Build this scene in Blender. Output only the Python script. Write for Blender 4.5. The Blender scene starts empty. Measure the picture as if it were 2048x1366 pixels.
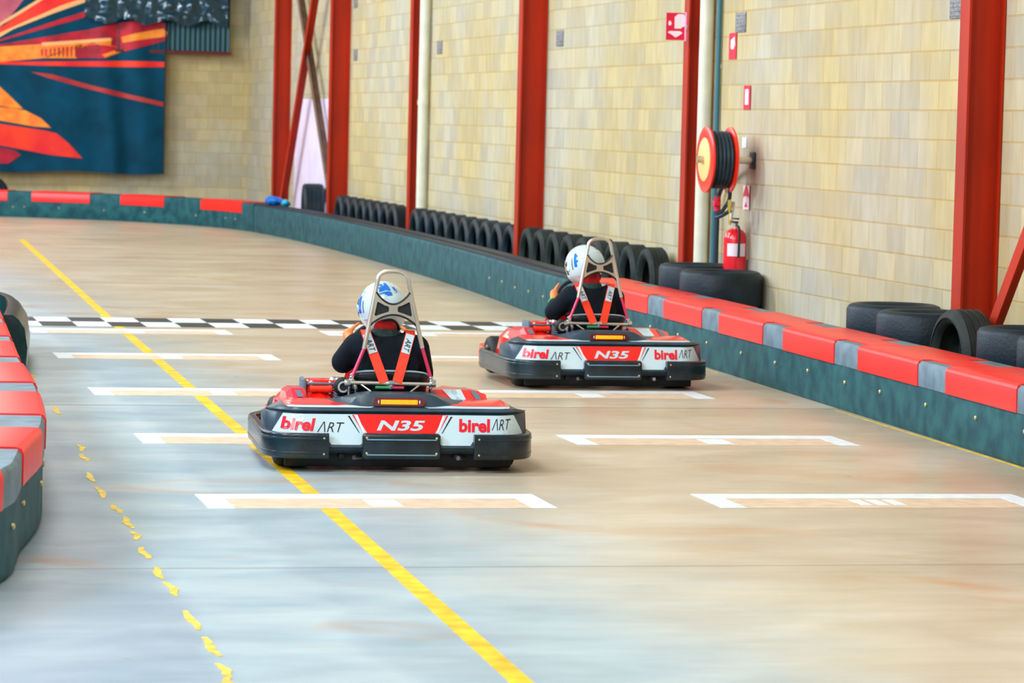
import bpy, bmesh, math, random
from math import sin, cos, pi, radians, sqrt, atan2
from mathutils import Vector, Matrix, noise
random.seed(7)
S = bpy.context.scene
COL = S.collection

# ------------------------------------------------------------------ camera, world, lights, exposure
CAM_H, F_PX, PITCH, ROLL, YAW = 1.78, 6600.0, 0.0664, -0.0242, 0.2125
fw = Vector((sin(YAW), cos(YAW), 0)); rt = Vector((cos(YAW), -sin(YAW), 0)); up = Vector((0, 0, 1))
f2 = fw*cos(PITCH) - up*sin(PITCH); u2 = up*cos(PITCH) + fw*sin(PITCH)
r3 = rt*cos(ROLL) - u2*sin(ROLL); u3 = u2*cos(ROLL) + rt*sin(ROLL)
cd = bpy.data.cameras.new('camera'); cam = bpy.data.objects.new('camera', cd); COL.objects.link(cam)
m = Matrix.Identity(4)
for i in range(3):
    m[i][0] = r3[i]; m[i][1] = u3[i]; m[i][2] = -f2[i]
m[0][3], m[1][3], m[2][3] = 0, 0, CAM_H
cam.matrix_world = m
cd.sensor_width = 36; cd.lens = F_PX/2048*36; cd.clip_end = 300; cd.clip_start = .1
cd.dof.use_dof = True; cd.dof.focus_distance = 17.0; cd.dof.aperture_fstop = 6.0
S.camera = cam
w = bpy.data.worlds.new('world'); S.world = w; w.use_nodes = True
w.node_tree.nodes['Background'].inputs[0].default_value = (.80, .90, 1.0, 1)
w.node_tree.nodes['Background'].inputs[1].default_value = .36
S.view_settings.view_transform = 'Standard'; S.view_settings.look = 'None'
S.view_settings.exposure = -0.2; S.view_settings.gamma = 1
S.view_settings.use_curve_mapping = False

def lin(c):
    return tuple((v/255/12.92 if v/255 <= .04045 else ((v/255+.055)/1.055)**2.4) for v in c) + (1,)

def area(name, loc, sx, sy, power, col, tgt=None):
    l = bpy.data.lights.new(name, 'AREA'); l.shape = 'RECTANGLE'; l.size = sx; l.size_y = sy
    l.energy = power; l.color = lin(col)[:3]
    o = bpy.data.objects.new(name, l); COL.objects.link(o); o.location = loc
    if tgt is not None:
        o.rotation_euler = (Vector(tgt)-Vector(loc)).to_track_quat('-Z', 'Y').to_euler()
    return o
# rows of high-bay lamps under the roof, out of the frame
for j, y in enumerate((4, 12, 20, 28, 36, 44, 52)):
    area('hall_lamp', (-5.5, y, 6.4), 1.6, 3.0, 930, (222, 238, 255), (2.5, y+1.5, 0))
    area('hall_lamp', (1.0, y, 6.6), 1.6, 3.0, 440, (255, 248, 238), (4.5, y+1.0, 0))

# ------------------------------------------------------------------ helpers
def tag(o, label=None, cat=None, group=None, kind=None):
    if label: o['label'] = label
    if cat: o['category'] = cat
    if group: o['group'] = group
    if kind: o['kind'] = kind
    return o
def empty(name, loc=(0, 0, 0), rz=0):
    o = bpy.data.objects.new(name, None); COL.objects.link(o); o.empty_display_size = .2
    o.location = loc; o.rotation_euler = (0, 0, rz); return o
def children(o): return [c for c in bpy.data.objects if c.parent is o]
def copy_tree(o, parent=None):
    c = o.copy(); COL.objects.link(c); c.parent = parent
    for ch in children(o): copy_tree(ch, c)
    return c

class MB:
    def __init__(s): s.v = []; s.f = []; s.m = []
    def add(s, vs, fs, mi=0, M=None):
        n = len(s.v)
        for p in vs:
            p = Vector(p)
            s.v.append(M @ p if M is not None else p)
        for f in fs: s.f.append([i+n for i in f]); s.m.append(mi)
        return s
    def box(s, c, d, mi=0, M=None, bev=0, seg=2):
        bm = bmesh.new(); bmesh.ops.create_cube(bm, size=1)
        for v in bm.verts: v.co = Vector((c[0]+v.co.x*d[0], c[1]+v.co.y*d[1], c[2]+v.co.z*d[2]))
        if bev: bmesh.ops.bevel(bm, geom=bm.edges[:], offset=bev, segments=seg, profile=.5, affect='EDGES')
        bm.verts.index_update(); s.add([v.co for v in bm.verts], [[v.index for v in f.verts] for f in bm.faces], mi, M); bm.free(); return s
    def loft(s, rings, mi=0, closed=True, caps=True, M=None):
        n = len(rings[0]); vs = [p for r in rings for p in r]; fs = []
        for i in range(len(rings)-1):
            for j in range(n if closed else n-1):
                k = (j+1) % n
                fs.append([i*n+j, i*n+k, (i+1)*n+k, (i+1)*n+j])
        if caps and closed: fs.append(list(range(n))[::-1]); fs.append([(len(rings)-1)*n+j for j in range(n)])
        return s.add(vs, fs, mi, M)
    def tube(s, pts, r, mi=0, n=10, closed=False, M=None):
        pts = [Vector(p) for p in pts]; N = len(pts); rings = []; prev = None
        for i, p in enumerate(pts):
            a = pts[(i-1) % N] if (closed or i > 0) else p; b = pts[(i+1) % N] if (closed or i < N-1) else p
            t = (b-a).normalized()
            if prev is None:
                x = t.orthogonal().normalized()
            else:
                x = (prev - t*prev.dot(t)).normalized()
            prev = x; y = t.cross(x); rr = r[i] if isinstance(r, (list, tuple)) else r
            rings.append([p + x*rr*cos(2*pi*k/n) + y*rr*sin(2*pi*k/n) for k in range(n)])
        if closed: rings.append(rings[0])
        return s.loft(rings, mi, True, not closed, M)
    def lathe(s, prof, c=(0, 0, 0), axis='z', n=32, mi=0, closed=False, M=None):
        rings = []
        for k in range(n+1):
            a = 2*pi*k/n; ring = []
            for (r, h) in prof:
                x, y = r*cos(a), r*sin(a)
                p = {'z': (x, y, h), 'x': (h, x, y), 'y': (y, h, x)}[axis]
                ring.append(Vector(p)+Vector(c))
            rings.append(ring)
        return s.loft(rings, mi, closed, False, M)
    def prism(s, poly, z0, z1, mi=0, M=None):
        n = len(poly)
        vs = [(p[0], p[1], z0) for p in poly]+[(p[0], p[1], z1) for p in poly]
        fs = [list(range(n))[::-1], list(range(n, 2*n))]+[[i, (i+1) % n, n+(i+1) % n, n+i] for i in range(n)]
        return s.add(vs, fs, mi, M)
    def poly(s, pts, mi=0, M=None): return s.add(pts, [list(range(len(pts)))], mi, M)
    def ellip(s, c, r, mi=0, n=16, M=None):
        vs = []; fs = []
        for i in range(n+1):
            t = pi*i/n
            for j in range(n*2):
                a = pi*j/n; vs.append((c[0]+r[0]*sin(t)*cos(a), c[1]+r[1]*sin(t)*sin(a), c[2]+r[2]*cos(t)))
        for i in range(n):
            for j in range(n*2):
                k = (j+1) % (n*2); fs.append([i*2*n+j, i*2*n+k, (i+1)*2*n+k, (i+1)*2*n+j])
        return s.add(vs, fs, mi, M)
    def build(s, name, mats, parent=None, smooth=40, bev=0):
        me = bpy.data.meshes.new(name); me.from_pydata([tuple(v) for v in s.v], [], s.f)
        if not isinstance(mats, (list, tuple)): mats = [mats]
        for q in mats: me.materials.append(q)
        for p, k in zip(me.polygons, s.m): p.material_index = k
        bm = bmesh.new(); bm.from_mesh(me); bmesh.ops.remove_doubles(bm, verts=bm.verts, dist=1e-5)
        bmesh.ops.recalc_face_normals(bm, faces=bm.faces)
        if smooth:
            for f in bm.faces: f.smooth = True
            for e in bm.edges:
                if len(e.link_faces) == 2 and e.calc_face_angle(0) > radians(smooth): e.smooth = False
        bm.to_mesh(me); bm.free()
        o = bpy.data.objects.new(name, me); COL.objects.link(o)
        if parent is not None: o.parent = parent
        if bev:
            b = o.modifiers.new('bevel', 'BEVEL'); b.width = bev; b.segments = 2; b.limit_method = 'ANGLE'
        return o

def smooth_path(pts, per=8):
    pts = [Vector(p) for p in pts]; out = []
    P = [pts[0]*2-pts[1]]+pts+[pts[-1]*2-pts[-2]]
    for i in range(1, len(P)-2):
        a, b, c, d = P[i-1:i+3]
        for k in range(per):
            t = k/per
            out.append(.5*((2*b)+(c-a)*t+(2*a-5*b+4*c-d)*t*t+(3*b-3*c+d-a)*t**3))
    out.append(pts[-1]); return out

# ------------------------------------------------------------------ materials
MAT = {}
def mat(name, col, rough=.5, metal=0, var=.0, vscale=6, bump=0, bscale=40, coat=0, emit=None, estr=0, spec=.5, col2=None, stretch=None):
    if name in MAT: return MAT[name]
    M = bpy.data.materials.new(name); M.use_nodes = True; nt = M.node_tree; N = nt.nodes; L = nt.links
    b = N['Principled BSDF']; b.inputs['Base Color'].default_value = lin(col); b.inputs['Roughness'].default_value = rough
    b.inputs['Metallic'].default_value = metal; b.inputs['Coat Weight'].default_value = coat
    b.inputs['Coat Roughness'].default_value = .12; b.inputs['Specular IOR Level'].default_value = spec
    tc = N.new('ShaderNodeTexCoord'); mp = N.new('ShaderNodeMapping'); L.new(tc.outputs['Object'], mp.inputs[0])
    if stretch: mp.inputs['Scale'].default_value = stretch
    if var or col2:
        n = N.new('ShaderNodeTexNoise'); n.inputs['Scale'].default_value = vscale; n.inputs['Detail'].default_value = 5
        L.new(mp.outputs[0], n.inputs['Vector'])
        r = N.new('ShaderNodeValToRGB'); L.new(n.outputs['Fac'], r.inputs[0])
        c2 = col2 or tuple(min(255, max(0, v*(1+var))) for v in col)
        c1 = col if col2 else tuple(v*(1-var) for v in col)
        r.color_ramp.elements[0].position = .35; r.color_ramp.elements[1].position = .65
        r.color_ramp.elements[0].color = lin(c1); r.color_ramp.elements[1].color = lin(c2)
        L.new(r.outputs[0], b.inputs['Base Color'])
    if bump:
        n2 = N.new('ShaderNodeTexNoise'); n2.inputs['Scale'].default_value = bscale; n2.inputs['Detail'].default_value = 4
        L.new(mp.outputs[0], n2.inputs['Vector'])
        bp = N.new('ShaderNodeBump'); bp.inputs['Strength'].default_value = bump; bp.inputs['Distance'].default_value = .01
        L.new(n2.outputs['Fac'], bp.inputs['Height']); L.new(bp.outputs[0], b.inputs['Normal'])
    if emit:
        b.inputs['Emission Color'].default_value = lin(emit); b.inputs['Emission Strength'].default_value = estr
    MAT[name] = M; return M

red_plastic = mat('red_plastic', (250, 36, 30), .38, var=.05, vscale=5)
grey_plastic = mat('grey_plastic', (92, 118, 132), .5, var=.12, vscale=9)
barrier_face = mat('barrier_plastic', (6, 66, 78), .6, vscale=7, bump=.25, bscale=60, spec=.3, col2=(34, 96, 100))
barrier_dark = mat('barrier_edge', (18, 42, 56), .5, var=.2, vscale=6)
bolt_mat = mat('bolt_steel', (200, 190, 140), .35, .7)
tyre_mat = mat('tyre_rubber', (14, 34, 44), .5, spec=.35, var=.25, vscale=5, bump=.3, bscale=50)
tyre_dusty = mat('dusty_tyre_rubber', (32, 42, 40), .65, spec=.3, var=.25, vscale=5, bump=.3, bscale=50)
oxide = mat('red_oxide_paint', (176, 38, 0), .5, spec=.3, var=.08, vscale=3, stretch=(1, 1, .3))
tape_white = mat('white_tape', (222, 232, 238), .5, var=.03, vscale=14)
tape_beige = mat('beige_floor_paint', (214, 190, 162), .5, var=.05, vscale=10)
yellow_paint = mat('yellow_floor_paint', (232, 184, 10), .5, var=.12, vscale=8)
black_paint = mat('black_floor_paint', (36, 40, 38), .5, var=.1, vscale=8)
black_plastic = mat('black_plastic', (20, 38, 46), .25, var=.25, vscale=9, bump=.08, bscale=60)
slate_plastic = mat('slate_plastic', (44, 66, 80), .36, var=.15, vscale=8)
kart_red = mat('kart_red', (246, 26, 18), .22, coat=.5, var=.04)
kart_white = mat('decal_white', (198, 222, 230), .28, coat=.4)
decal_grey = mat('decal_grey', (96, 116, 130), .3)
decal_black = mat('decal_black', (14, 20, 26), .3)
decal_red = mat('decal_red', (232, 16, 44), .3)
decal_pink = mat('decal_rim_white', (250, 236, 240), .3)
chrome = mat('chrome', (232, 232, 228), .16, 1.0)
steel = mat('brushed_steel', (214, 206, 192), .34, .85, var=.05)
pink_tube = mat('red_anodised_tube', (226, 60, 100), .3, .4)
rubber = mat('black_rubber', (16, 22, 26), .6)
suit = mat('black_suit_cloth', (9, 20, 30), .85, var=.3, vscale=8, bump=.5, bscale=22, spec=.2)
collar_mat = mat('dark_green_cloth', (34, 58, 54), .9, var=.2, vscale=30, bump=.5, bscale=60)
balaclava = mat('red_cloth', (168, 12, 16), .85, var=.15, vscale=20, bump=.3, bscale=60)
skin = mat('skin', (250, 140, 78), .5, var=.04)
belt = mat('orange_belt', (250, 56, 16), .55, var=.06, vscale=30, bump=.2, bscale=200)
helmet_white = mat('helmet_white', (200, 222, 230), .16, coat=.7)
helmet_blue = mat('helmet_blue', (16, 118, 214), .16, coat=.7)
visor_mat = mat('visor_tint', (10, 14, 18), .06, coat=1)
red_lens = mat('dark_red_lens', (110, 4, 10), .15, coat=.8)
led = mat('amber_led', (255, 150, 10), .3, emit=(255, 140, 4), estr=2.6)
green_mat = mat('green_plastic', (60, 150, 90), .4)
cream_pipe = mat('cream_pipe', (222, 224, 204), .4, var=.03)
teal_pipe = mat('teal_pipe', (50, 112, 128), .4)
hose_red = mat('hose_reel_red', (236, 40, 14), .35, coat=.3)
cream_disc = mat('cream_disc', (238, 206, 132), .5)
hose_black = mat('hose_rubber', (22, 50, 62), .5, var=.2, vscale=12)
sign_red = mat('sign_red', (232, 8, 60), .4)
sign_white = mat('sign_white', (250, 236, 246), .4)
ext_red = mat('extinguisher_red', (240, 14, 36), .25, coat=.5)
olive = mat('olive_tag', (176, 160, 20), .6)
vent_grey = mat('vent_grey', (128, 128, 132), .6, var=.2, vscale=40)
navy = mat('banner_navy', (0, 66, 92), .7, var=.12, vscale=2, spec=.15)
b_red = mat('banner_red', (238, 20, 30), .6, col2=(255, 60, 24), vscale=2.2)
b_orange = mat('banner_orange', (255, 120, 30), .6, col2=(255, 160, 50), vscale=6)
b_yellow = mat('banner_cream', (255, 186, 120), .6)
b_crimson = mat('banner_crimson', (150, 4, 40), .6, col2=(214, 10, 44), vscale=4)
b_pink = mat('banner_pink', (214, 110, 120), .6, col2=(170, 60, 90), vscale=2)
corr = mat('corrugated_teal', (24, 70, 78), .4, .3)
glossy_teal = mat('glossy_teal_film', (12, 62, 82), .12, .3, coat=.8)
blue_plastic = mat('blue_plastic', (10, 116, 214), .35)
cyan_plastic = mat('cyan_plastic', (30, 190, 220), .35)

def floor_mat():
    M = bpy.data.materials.new('polished_concrete'); M.use_nodes = True; nt = M.node_tree; N = nt.nodes; L = nt.links
    b = N['Principled BSDF']; tc = N.new('ShaderNodeTexCoord'); sep = N.new('ShaderNodeSeparateXYZ'); L.new(tc.outputs['Object'], sep.inputs[0])
    def noise_(scale, det=5, sx=1, sy=1, dist=0):
        mp = N.new('ShaderNodeMapping'); mp.inputs['Scale'].default_value = (sx, sy, 1); L.new(tc.outputs['Object'], mp.inputs[0])
        n = N.new('ShaderNodeTexNoise'); n.inputs['Scale'].default_value = scale; n.inputs['Detail'].default_value = det
        n.inputs['Distortion'].default_value = dist
        L.new(mp.outputs[0], n.inputs['Vector']); return n.outputs['Fac']
    def ramp(src, stops):
        r = N.new('ShaderNodeValToRGB'); L.new(src, r.inputs[0])
        while len(r.color_ramp.elements) < len(stops): r.color_ramp.elements.new(.5)
        for e, (p, c) in zip(r.color_ramp.elements, stops): e.position = p; e.color = c if len(c) == 4 else lin(c)
        return r.outputs[0]
    def math_(op, a, bv, c=None):
        n = N.new('ShaderNodeMath'); n.operation = op
        for i, q in enumerate((a, bv, c)):
            if q is None: continue
            if isinstance(q, (int, float)): n.inputs[i].default_value = q
            else: L.new(q, n.inputs[i])
        return n.outputs[0]
    def mix(fac, a, bc, mode='MIX'):
        n = N.new('ShaderNodeMix'); n.data_type = 'RGBA'; n.blend_type = mode
        for i, q in ((0, fac), (6, a), (7, bc)):
            if isinstance(q, (int, float)): n.inputs[i].default_value = q
            elif isinstance(q, tuple): n.inputs[i].default_value = q
            else: L.new(q, n.inputs[i])
        return n.outputs[2]
    x, y = sep.outputs[0], sep.outputs[1]
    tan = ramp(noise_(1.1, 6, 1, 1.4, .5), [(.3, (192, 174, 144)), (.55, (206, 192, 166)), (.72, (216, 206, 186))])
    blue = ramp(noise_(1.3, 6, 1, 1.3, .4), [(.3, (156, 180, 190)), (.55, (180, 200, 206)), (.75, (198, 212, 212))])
    # cool and warm light put into the slab colour: bluish left, tan right
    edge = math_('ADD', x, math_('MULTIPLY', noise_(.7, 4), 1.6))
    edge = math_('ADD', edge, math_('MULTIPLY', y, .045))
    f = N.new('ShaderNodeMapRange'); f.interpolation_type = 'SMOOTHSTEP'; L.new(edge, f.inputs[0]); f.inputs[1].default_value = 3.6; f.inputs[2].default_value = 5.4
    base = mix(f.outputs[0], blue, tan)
    # dirt clouds and long polish marks
    cl = ramp(noise_(.35, 5, 1.2, .8, 1.0), [(.38, (.80, .80, .82, 1)), (.6, (1, 1, 1, 1))])
    base = mix(.5, base, cl, 'MULTIPLY')
    st = ramp(noise_(3.0, 4, .8, 3, .3), [(.35, (.90, .90, .90, 1)), (.6, (1, 1, 1, 1))])
    base = mix(.7, base, st, 'MULTIPLY')
    fine = ramp(noise_(14, 4, .5, 2.5), [(.3, (.93, .93, .93, 1)), (.6, (1, 1, 1, 1))])
    base = mix(.8, base, fine, 'MULTIPLY')
    rust = ramp(noise_(.9, 6, 1, 1, 1.2), [(.60, (0, 0, 0, 1)), (.74, (.55, .55, .55, 1))])
    base = mix(rust, base, lin((196, 138, 84)))
    # lanes worn by the karts, parallel to the track
    ln = math_('ADD', x, math_('MULTIPLY', math_('SUBTRACT', noise_(.8, 4), .5), .5))
    ln = math_('SUBTRACT', ln, math_('MULTIPLY', y, .004))
    lane = ramp(math_('MULTIPLY', ln, .2), [(.255, (.80, .79, .85, 1)), (.275, (1.0, 1.0, 1.0, 1)), (.36, (1.0, 1.0, 1.0, 1)), (.375, (.86, .88, .90, 1)), (.50, (.88, .90, .91, 1)), (.66, (1, 1, 1, 1)), (1.0, (.95, .93, .90, 1))])
    base = mix(.9, base, lane, 'MULTIPLY')
    # control joints across the slab
    for yy, wd in ((12.85, .014), (20.1, .03), (27.4, .02), (34.6, .03), (41.8, .03)):
        d = math_('ABSOLUTE', math_('SUBTRACT', y, yy), 0)
        k = math_('LESS_THAN', d, wd)
        base = mix(math_('MULTIPLY', k, .5), base, lin((110, 104, 100)))
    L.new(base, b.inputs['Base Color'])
    rr = N.new('ShaderNodeMapRange'); L.new(noise_(1.6, 5, 1, 2), rr.inputs[0]); rr.inputs[3].default_value = .22; rr.inputs[4].default_value = .42
    L.new(rr.outputs[0], b.inputs['Roughness']); b.inputs['Specular IOR Level'].default_value = .35
    return M
def wall_mat(name, axis):
    M = bpy.data.materials.new(name); M.use_nodes = True; nt = M.node_tree; N = nt.nodes; L = nt.links
    b = N['Principled BSDF']; b.inputs['Roughness'].default_value = .8; b.inputs['Specular IOR Level'].default_value = .2
    tc = N.new('ShaderNodeTexCoord'); sep = N.new('ShaderNodeSeparateXYZ'); L.new(tc.outputs['Object'], sep.inputs[0])
    cmb = N.new('ShaderNodeCombineXYZ'); L.new(sep.outputs[axis], cmb.inputs[0])
    sub = N.new('ShaderNodeMath'); sub.operation = 'SUBTRACT'; L.new(sep.outputs[2], sub.inputs[0]); sub.inputs[1].default_value = .08
    L.new(sub.outputs[0], cmb.inputs[1])
    br = N.new('ShaderNodeTexBrick'); L.new(cmb.outputs[0], br.inputs['Vector'])
    br.inputs['Scale'].default_value = 1; br.inputs['Brick Width'].default_value = .411; br.inputs['Row Height'].default_value = .2055
    br.inputs['Mortar Size'].default_value = .009; br.inputs['Mortar Smooth'].default_value = .5; br.inputs['Bias'].default_value = -.15
    br.inputs['Color1'].default_value = lin((204, 196, 172)); br.inputs['Color2'].default_value = lin((184, 178, 164)); br.inputs['Mortar'].default_value = lin((194, 176, 138))
    def nz(scale, a, c, p0=.4, p1=.65, det=5, st=(1, 1, 1)):
        mp = N.new('ShaderNodeMapping'); mp.inputs['Scale'].default_value = st; L.new(tc.outputs['Object'], mp.inputs[0])
        n = N.new('ShaderNodeTexNoise'); n.inputs['Scale'].default_value = scale; n.inputs['Detail'].default_value = det; L.new(mp.outputs[0], n.inputs['Vector'])
        r = N.new('ShaderNodeValToRGB'); L.new(n.outputs['Fac'], r.inputs[0]); r.color_ramp.elements[0].position = p0; r.color_ramp.elements[1].position = p1
        r.color_ramp.elements[0].color = a; r.color_ramp.elements[1].color = c; return r.outputs[0]
    def mx(fac, a, c, mode):
        n = N.new('ShaderNodeMix'); n.data_type = 'RGBA'; n.blend_type = mode
        for i, q in ((0, fac), (6, a), (7, c)):
            if isinstance(q, (int, float)): n.inputs[i].default_value = q
            elif isinstance(q, tuple): n.inputs[i].default_value = q
            else: L.new(q, n.inputs[i])
        return n.outputs[2]
    c = mx(.9, br.outputs['Color'], nz(.6, lin((255, 242, 200)), lin((246, 250, 255))), 'MULTIPLY')
    c = mx(1, c, nz(9, (.9, .9, .88, 1), (1.0, 1.0, 1.0, 1), st=(1, 1, .35)), 'MULTIPLY')
    L.new(c, b.inputs['Base Color'])
    bp = N.new('ShaderNodeBump'); bp.inputs['Strength'].default_value = .4; bp.inputs['Distance'].default_value = .01
    inv = N.new('ShaderNodeMath'); inv.operation = 'SUBTRACT'; inv.inputs[0].default_value = 1; L.new(br.outputs['Fac'], inv.inputs[1])
    L.new(inv.outputs[0], bp.inputs['Height']); L.new(bp.outputs[0], b.inputs['Normal'])
    return M

# ------------------------------------------------------------------ setting
WX, WY, CX = 7.68, 58.3, 7.38          # right wall, end wall, inner flange of the columns
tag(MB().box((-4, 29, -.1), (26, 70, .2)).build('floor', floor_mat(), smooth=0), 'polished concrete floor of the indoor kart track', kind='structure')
tag(MB().box((WX+.1, 29, 3.3), (.2, 70, 7.4)).build('wall_right', wall_mat('tan_blockwork', 1), smooth=0), 'tan concrete block wall along the right of the track', kind='structure')
tag(MB().box((-4, WY+.1, 3.3), (24, .2, 7.4)).build('wall_end', wall_mat('tan_end_blockwork', 0), smooth=0), 'tan concrete block wall at the far end', kind='structure')
tag(MB().box((-4, 29, 7.1), (26, 70, .2)).build('ceiling', mat('ceiling_sheet', (190, 196, 200), .7), smooth=0), 'pale sheet metal roof', kind='structure')
tag(MB().box((WX-.15, 29, .03), (.3, 58, .06)).build('trim_1', mat('kerb_concrete', (150, 148, 140), .8), smooth=0), 'low concrete kerb at the foot of the right wall', kind='structure')

# ------------------------------------------------------------------ floor markings
def quad_mark(mb, x0, x1, y0, y1, mi, z=.0025): mb.add([(x0, y0, .0002), (x1, y0, .0002), (x1, y1, .0002), (x0, y1, .0002), (x0, y0, z), (x1, y0, z), (x1, y1, z), (x0, y1, z)],
    [[0, 3, 2, 1], [4, 5, 6, 7], [0, 1, 5, 4], [1, 2, 6, 5], [2, 3, 7, 6], [3, 0, 4, 7]], mi)
rown = ['nearest row', 'second row', 'third row', 'fourth row', 'last row before the chequers']
for i, y1 in enumerate((15.37, 18.31, 21.36, 24.45, 27.20)):
    for side, (x0, x1) in (('left', (1.81, 3.43)), ('right', (4.22, 5.86))):
        y0 = y1-.56; o = empty('grid_box', ((x0+x1)/2, y0, 0)); W_ = x1-x0
        tag(o, 'white taped starting box on the %s of the floor, %s' % (side, rown[i]), 'floor marking', 'starting boxes taped on the floor')
        a = MB(); quad_mark(a, -W_/2, W_/2, .38, .56, 0); a.build('front_line', tape_white, o, 0)
        for sx in (-1, 1):
            a = MB(); xa = sx*W_/2; quad_mark(a, min(xa, xa-sx*.12), max(xa, xa-sx*.12), 0, .38, 0); a.build('end_line', tape_white, o, 0)
        a = MB(); quad_mark(a, -W_/2+.12, W_/2-.12, 0, .38, 0, .0015); a.build('painted_fill', tape_beige, o, 0)
        a = MB()
        if i == 0 and side == 'right':
            for k in range(3): quad_mark(a, -.1+k*.085, -.1+k*.085+.055, .1, .32, 0, .003)
        else: quad_mark(a, -.05, .1, .06, .33, 0, .003)
        a.build('number_patch', tape_white, o, 0)
o = tag(empty('chequered_line', (4.2, 28.1, 0)), 'black and white chequered start line across the track', 'start line')
a, b_ = MB(), MB()
for k in range(-1, 16):
    x0 = 1.95+.2885*k-4.2
    for r in (0, 1):
        q = a if (k+r) % 2 == 0 else b_
        quad_mark(q, max(x0, 1.62-4.2), x0+.2885, 0 if r == 0 else -.57, .57 if r == 0 else 0, 0)
a.build('white_squares', tape_white, o, 0); b_.build('black_squares', black_paint, o, 0)
def strip(mb, pts, wd, z=.0022):
    rings = []
    for i, p in enumerate(pts):
        p = Vector((p[0], p[1], 0)); a = Vector((*pts[max(0, i-1)][:2], 0)); b = Vector((*pts[min(len(pts)-1, i+1)][:2], 0))
        t = (b-a).normalized(); n = Vector((t.y, -t.x, 0)); ww = wd[i] if isinstance(wd, list) else wd
        rings.append([p-n*ww/2+Vector((0, 0, .0003)), p+n*ww/2+Vector((0, 0, .0003)), p+n*ww/2+Vector((0, 0, z)), p-n*ww/2+Vector((0, 0, z))])
    mb.loft(rings)
a = MB(); strip(a, [(2.95, 45.9), (2.60, 28.73), (2.48, 21.36), (2.37, 15.39), (2.25, 10.1), (2.18, 6)], .078, .0008)
tag(a.build('yellow_line', yellow_paint, smooth=0), 'solid yellow line painted along the track floor', 'floor marking')
o = tag(empty('worn_yellow_line', (1.4, 10, 0)), 'broken worn yellow line on the floor left of the solid yellow line', 'floor marking')
worn = mat('worn_yellow_paint', (216, 188, 66), .6, var=.12, vscale=20)
for k, (x, y, l) in enumerate(((1.52, 22.3, .35), (1.49, 19.7, .5), (1.455, 17.5, .34), (1.43, 17.0, .34), (1.385, 16.1, .44), (1.38, 15.45, .46), (1.39, 14.8, .32), (1.395, 14.3, .42), (1.385, 13.85, .26),
        (1.365, 13.3, .36), (1.36, 12.72, .34), (1.37, 12.28, .36), (1.355, 11.52, .44), (1.35, 10.93, .40), (1.34, 10.45, .28), (1.325, 10.22, .18))):
    q = [(x-1.4+random.uniform(-.005, .005)+.008*sin(k*2.1+t*1.7), y-10-l/2+l*t/4) for t in range(5)]
    a = MB(); strip(a, q, [.010+random.random()*.012, .028, .034, .026, .010+random.random()*.012]); a.build('paint_patch', worn, o, 0)
a = MB(); strip(a, [(6.33, 15), (6.40, 17.0), (6.43, 20)], [.03, .02, .005]); strip(a, [(6.50, 23), (6.6, 27)], [.006, .012])
tag(a.build('yellow_edge_line', yellow_paint, smooth=0), 'thin yellow paint edge at the foot of the red-capped right barrier', 'floor marking')

# ------------------------------------------------------------------ barriers
class Path:
    def __init__(s, pts):
        s.p = [Vector((*q[:2], 0)) for q in smooth_path([(x, y, 0) for x, y in pts], 10)]
        s.s = [0]
        for a, b in zip(s.p, s.p[1:]): s.s.append(s.s[-1]+(b-a).length)
        s.len = s.s[-1]
    def at(s, t):
        t = max(0, min(s.len, t))
        for i in range(len(s.p)-1):
            if t <= s.s[i+1]+1e-9:
                k = (t-s.s[i])/max(1e-9, s.s[i+1]-s.s[i]); p = s.p[i].lerp(s.p[i+1], k); break
        a = s.raw(t-.15); b = s.raw(t+.15); d = (b-a).normalized()
        return p, Vector((d.y, -d.x, 0))
    def raw(s, t):
        t = max(0, min(s.len, t))
        for i in range(len(s.p)-1):
            if t <= s.s[i+1]+1e-9:
                return s.p[i].lerp(s.p[i+1], (t-s.s[i])/max(1e-9, s.s[i+1]-s.s[i]))
        return s.p[-1]
    def sweep(s, mb, prof, t0, t1, mi=0, step=.3):
        n = max(2, int((t1-t0)/step)+2); rings = []
        for i in range(n):
            p, nn = s.at(t0+(t1-t0)*i/(n-1)); rings.append([p+nn*u*s.side+Vector((0, 0, z)) for u, z in prof])
        mb.loft(rings, mi)
    def yparam(s, y):   # arc length where the path crosses a given y
        for i in range(len(s.p)-1):
            a, b = s.p[i], s.p[i+1]
            if (a.y-y)*(b.y-y) <= 0: return s.s[i]+(y-a.y)/(b.y-a.y+1e-12)*(b-a).length
def dprof(d, h):        # closed section: u = depth away from the track, z up
    return [(0.012, 0), (0, .03), (0, h-.03), (.008, h-.01), (.028, h), (d-.03, h), (d, h-.03), (d, 0)]
bolt_me = MB().lathe([(0, -.009), (.008, -.009), (.0135, -.004), (.0135, .004), (0, .004)], axis='x', n=10).build('bolt', bolt_mat)
bolt_data = bolt_me.data; bpy.data.objects.remove(bolt_me)
def put_bolts(parent, path, ts, z, side):
    for t in ts:
        p, n = path.at(t); o = bpy.data.objects.new('bolt', bolt_data); COL.objects.link(o); o.parent = parent
        o.location = p - n*path.side*.004 + Vector((0, 0, z+random.uniform(-.008, .008)))
        o.rotation_euler = (0, 0, atan2(n.y*path.side, n.x*path.side))
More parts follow.
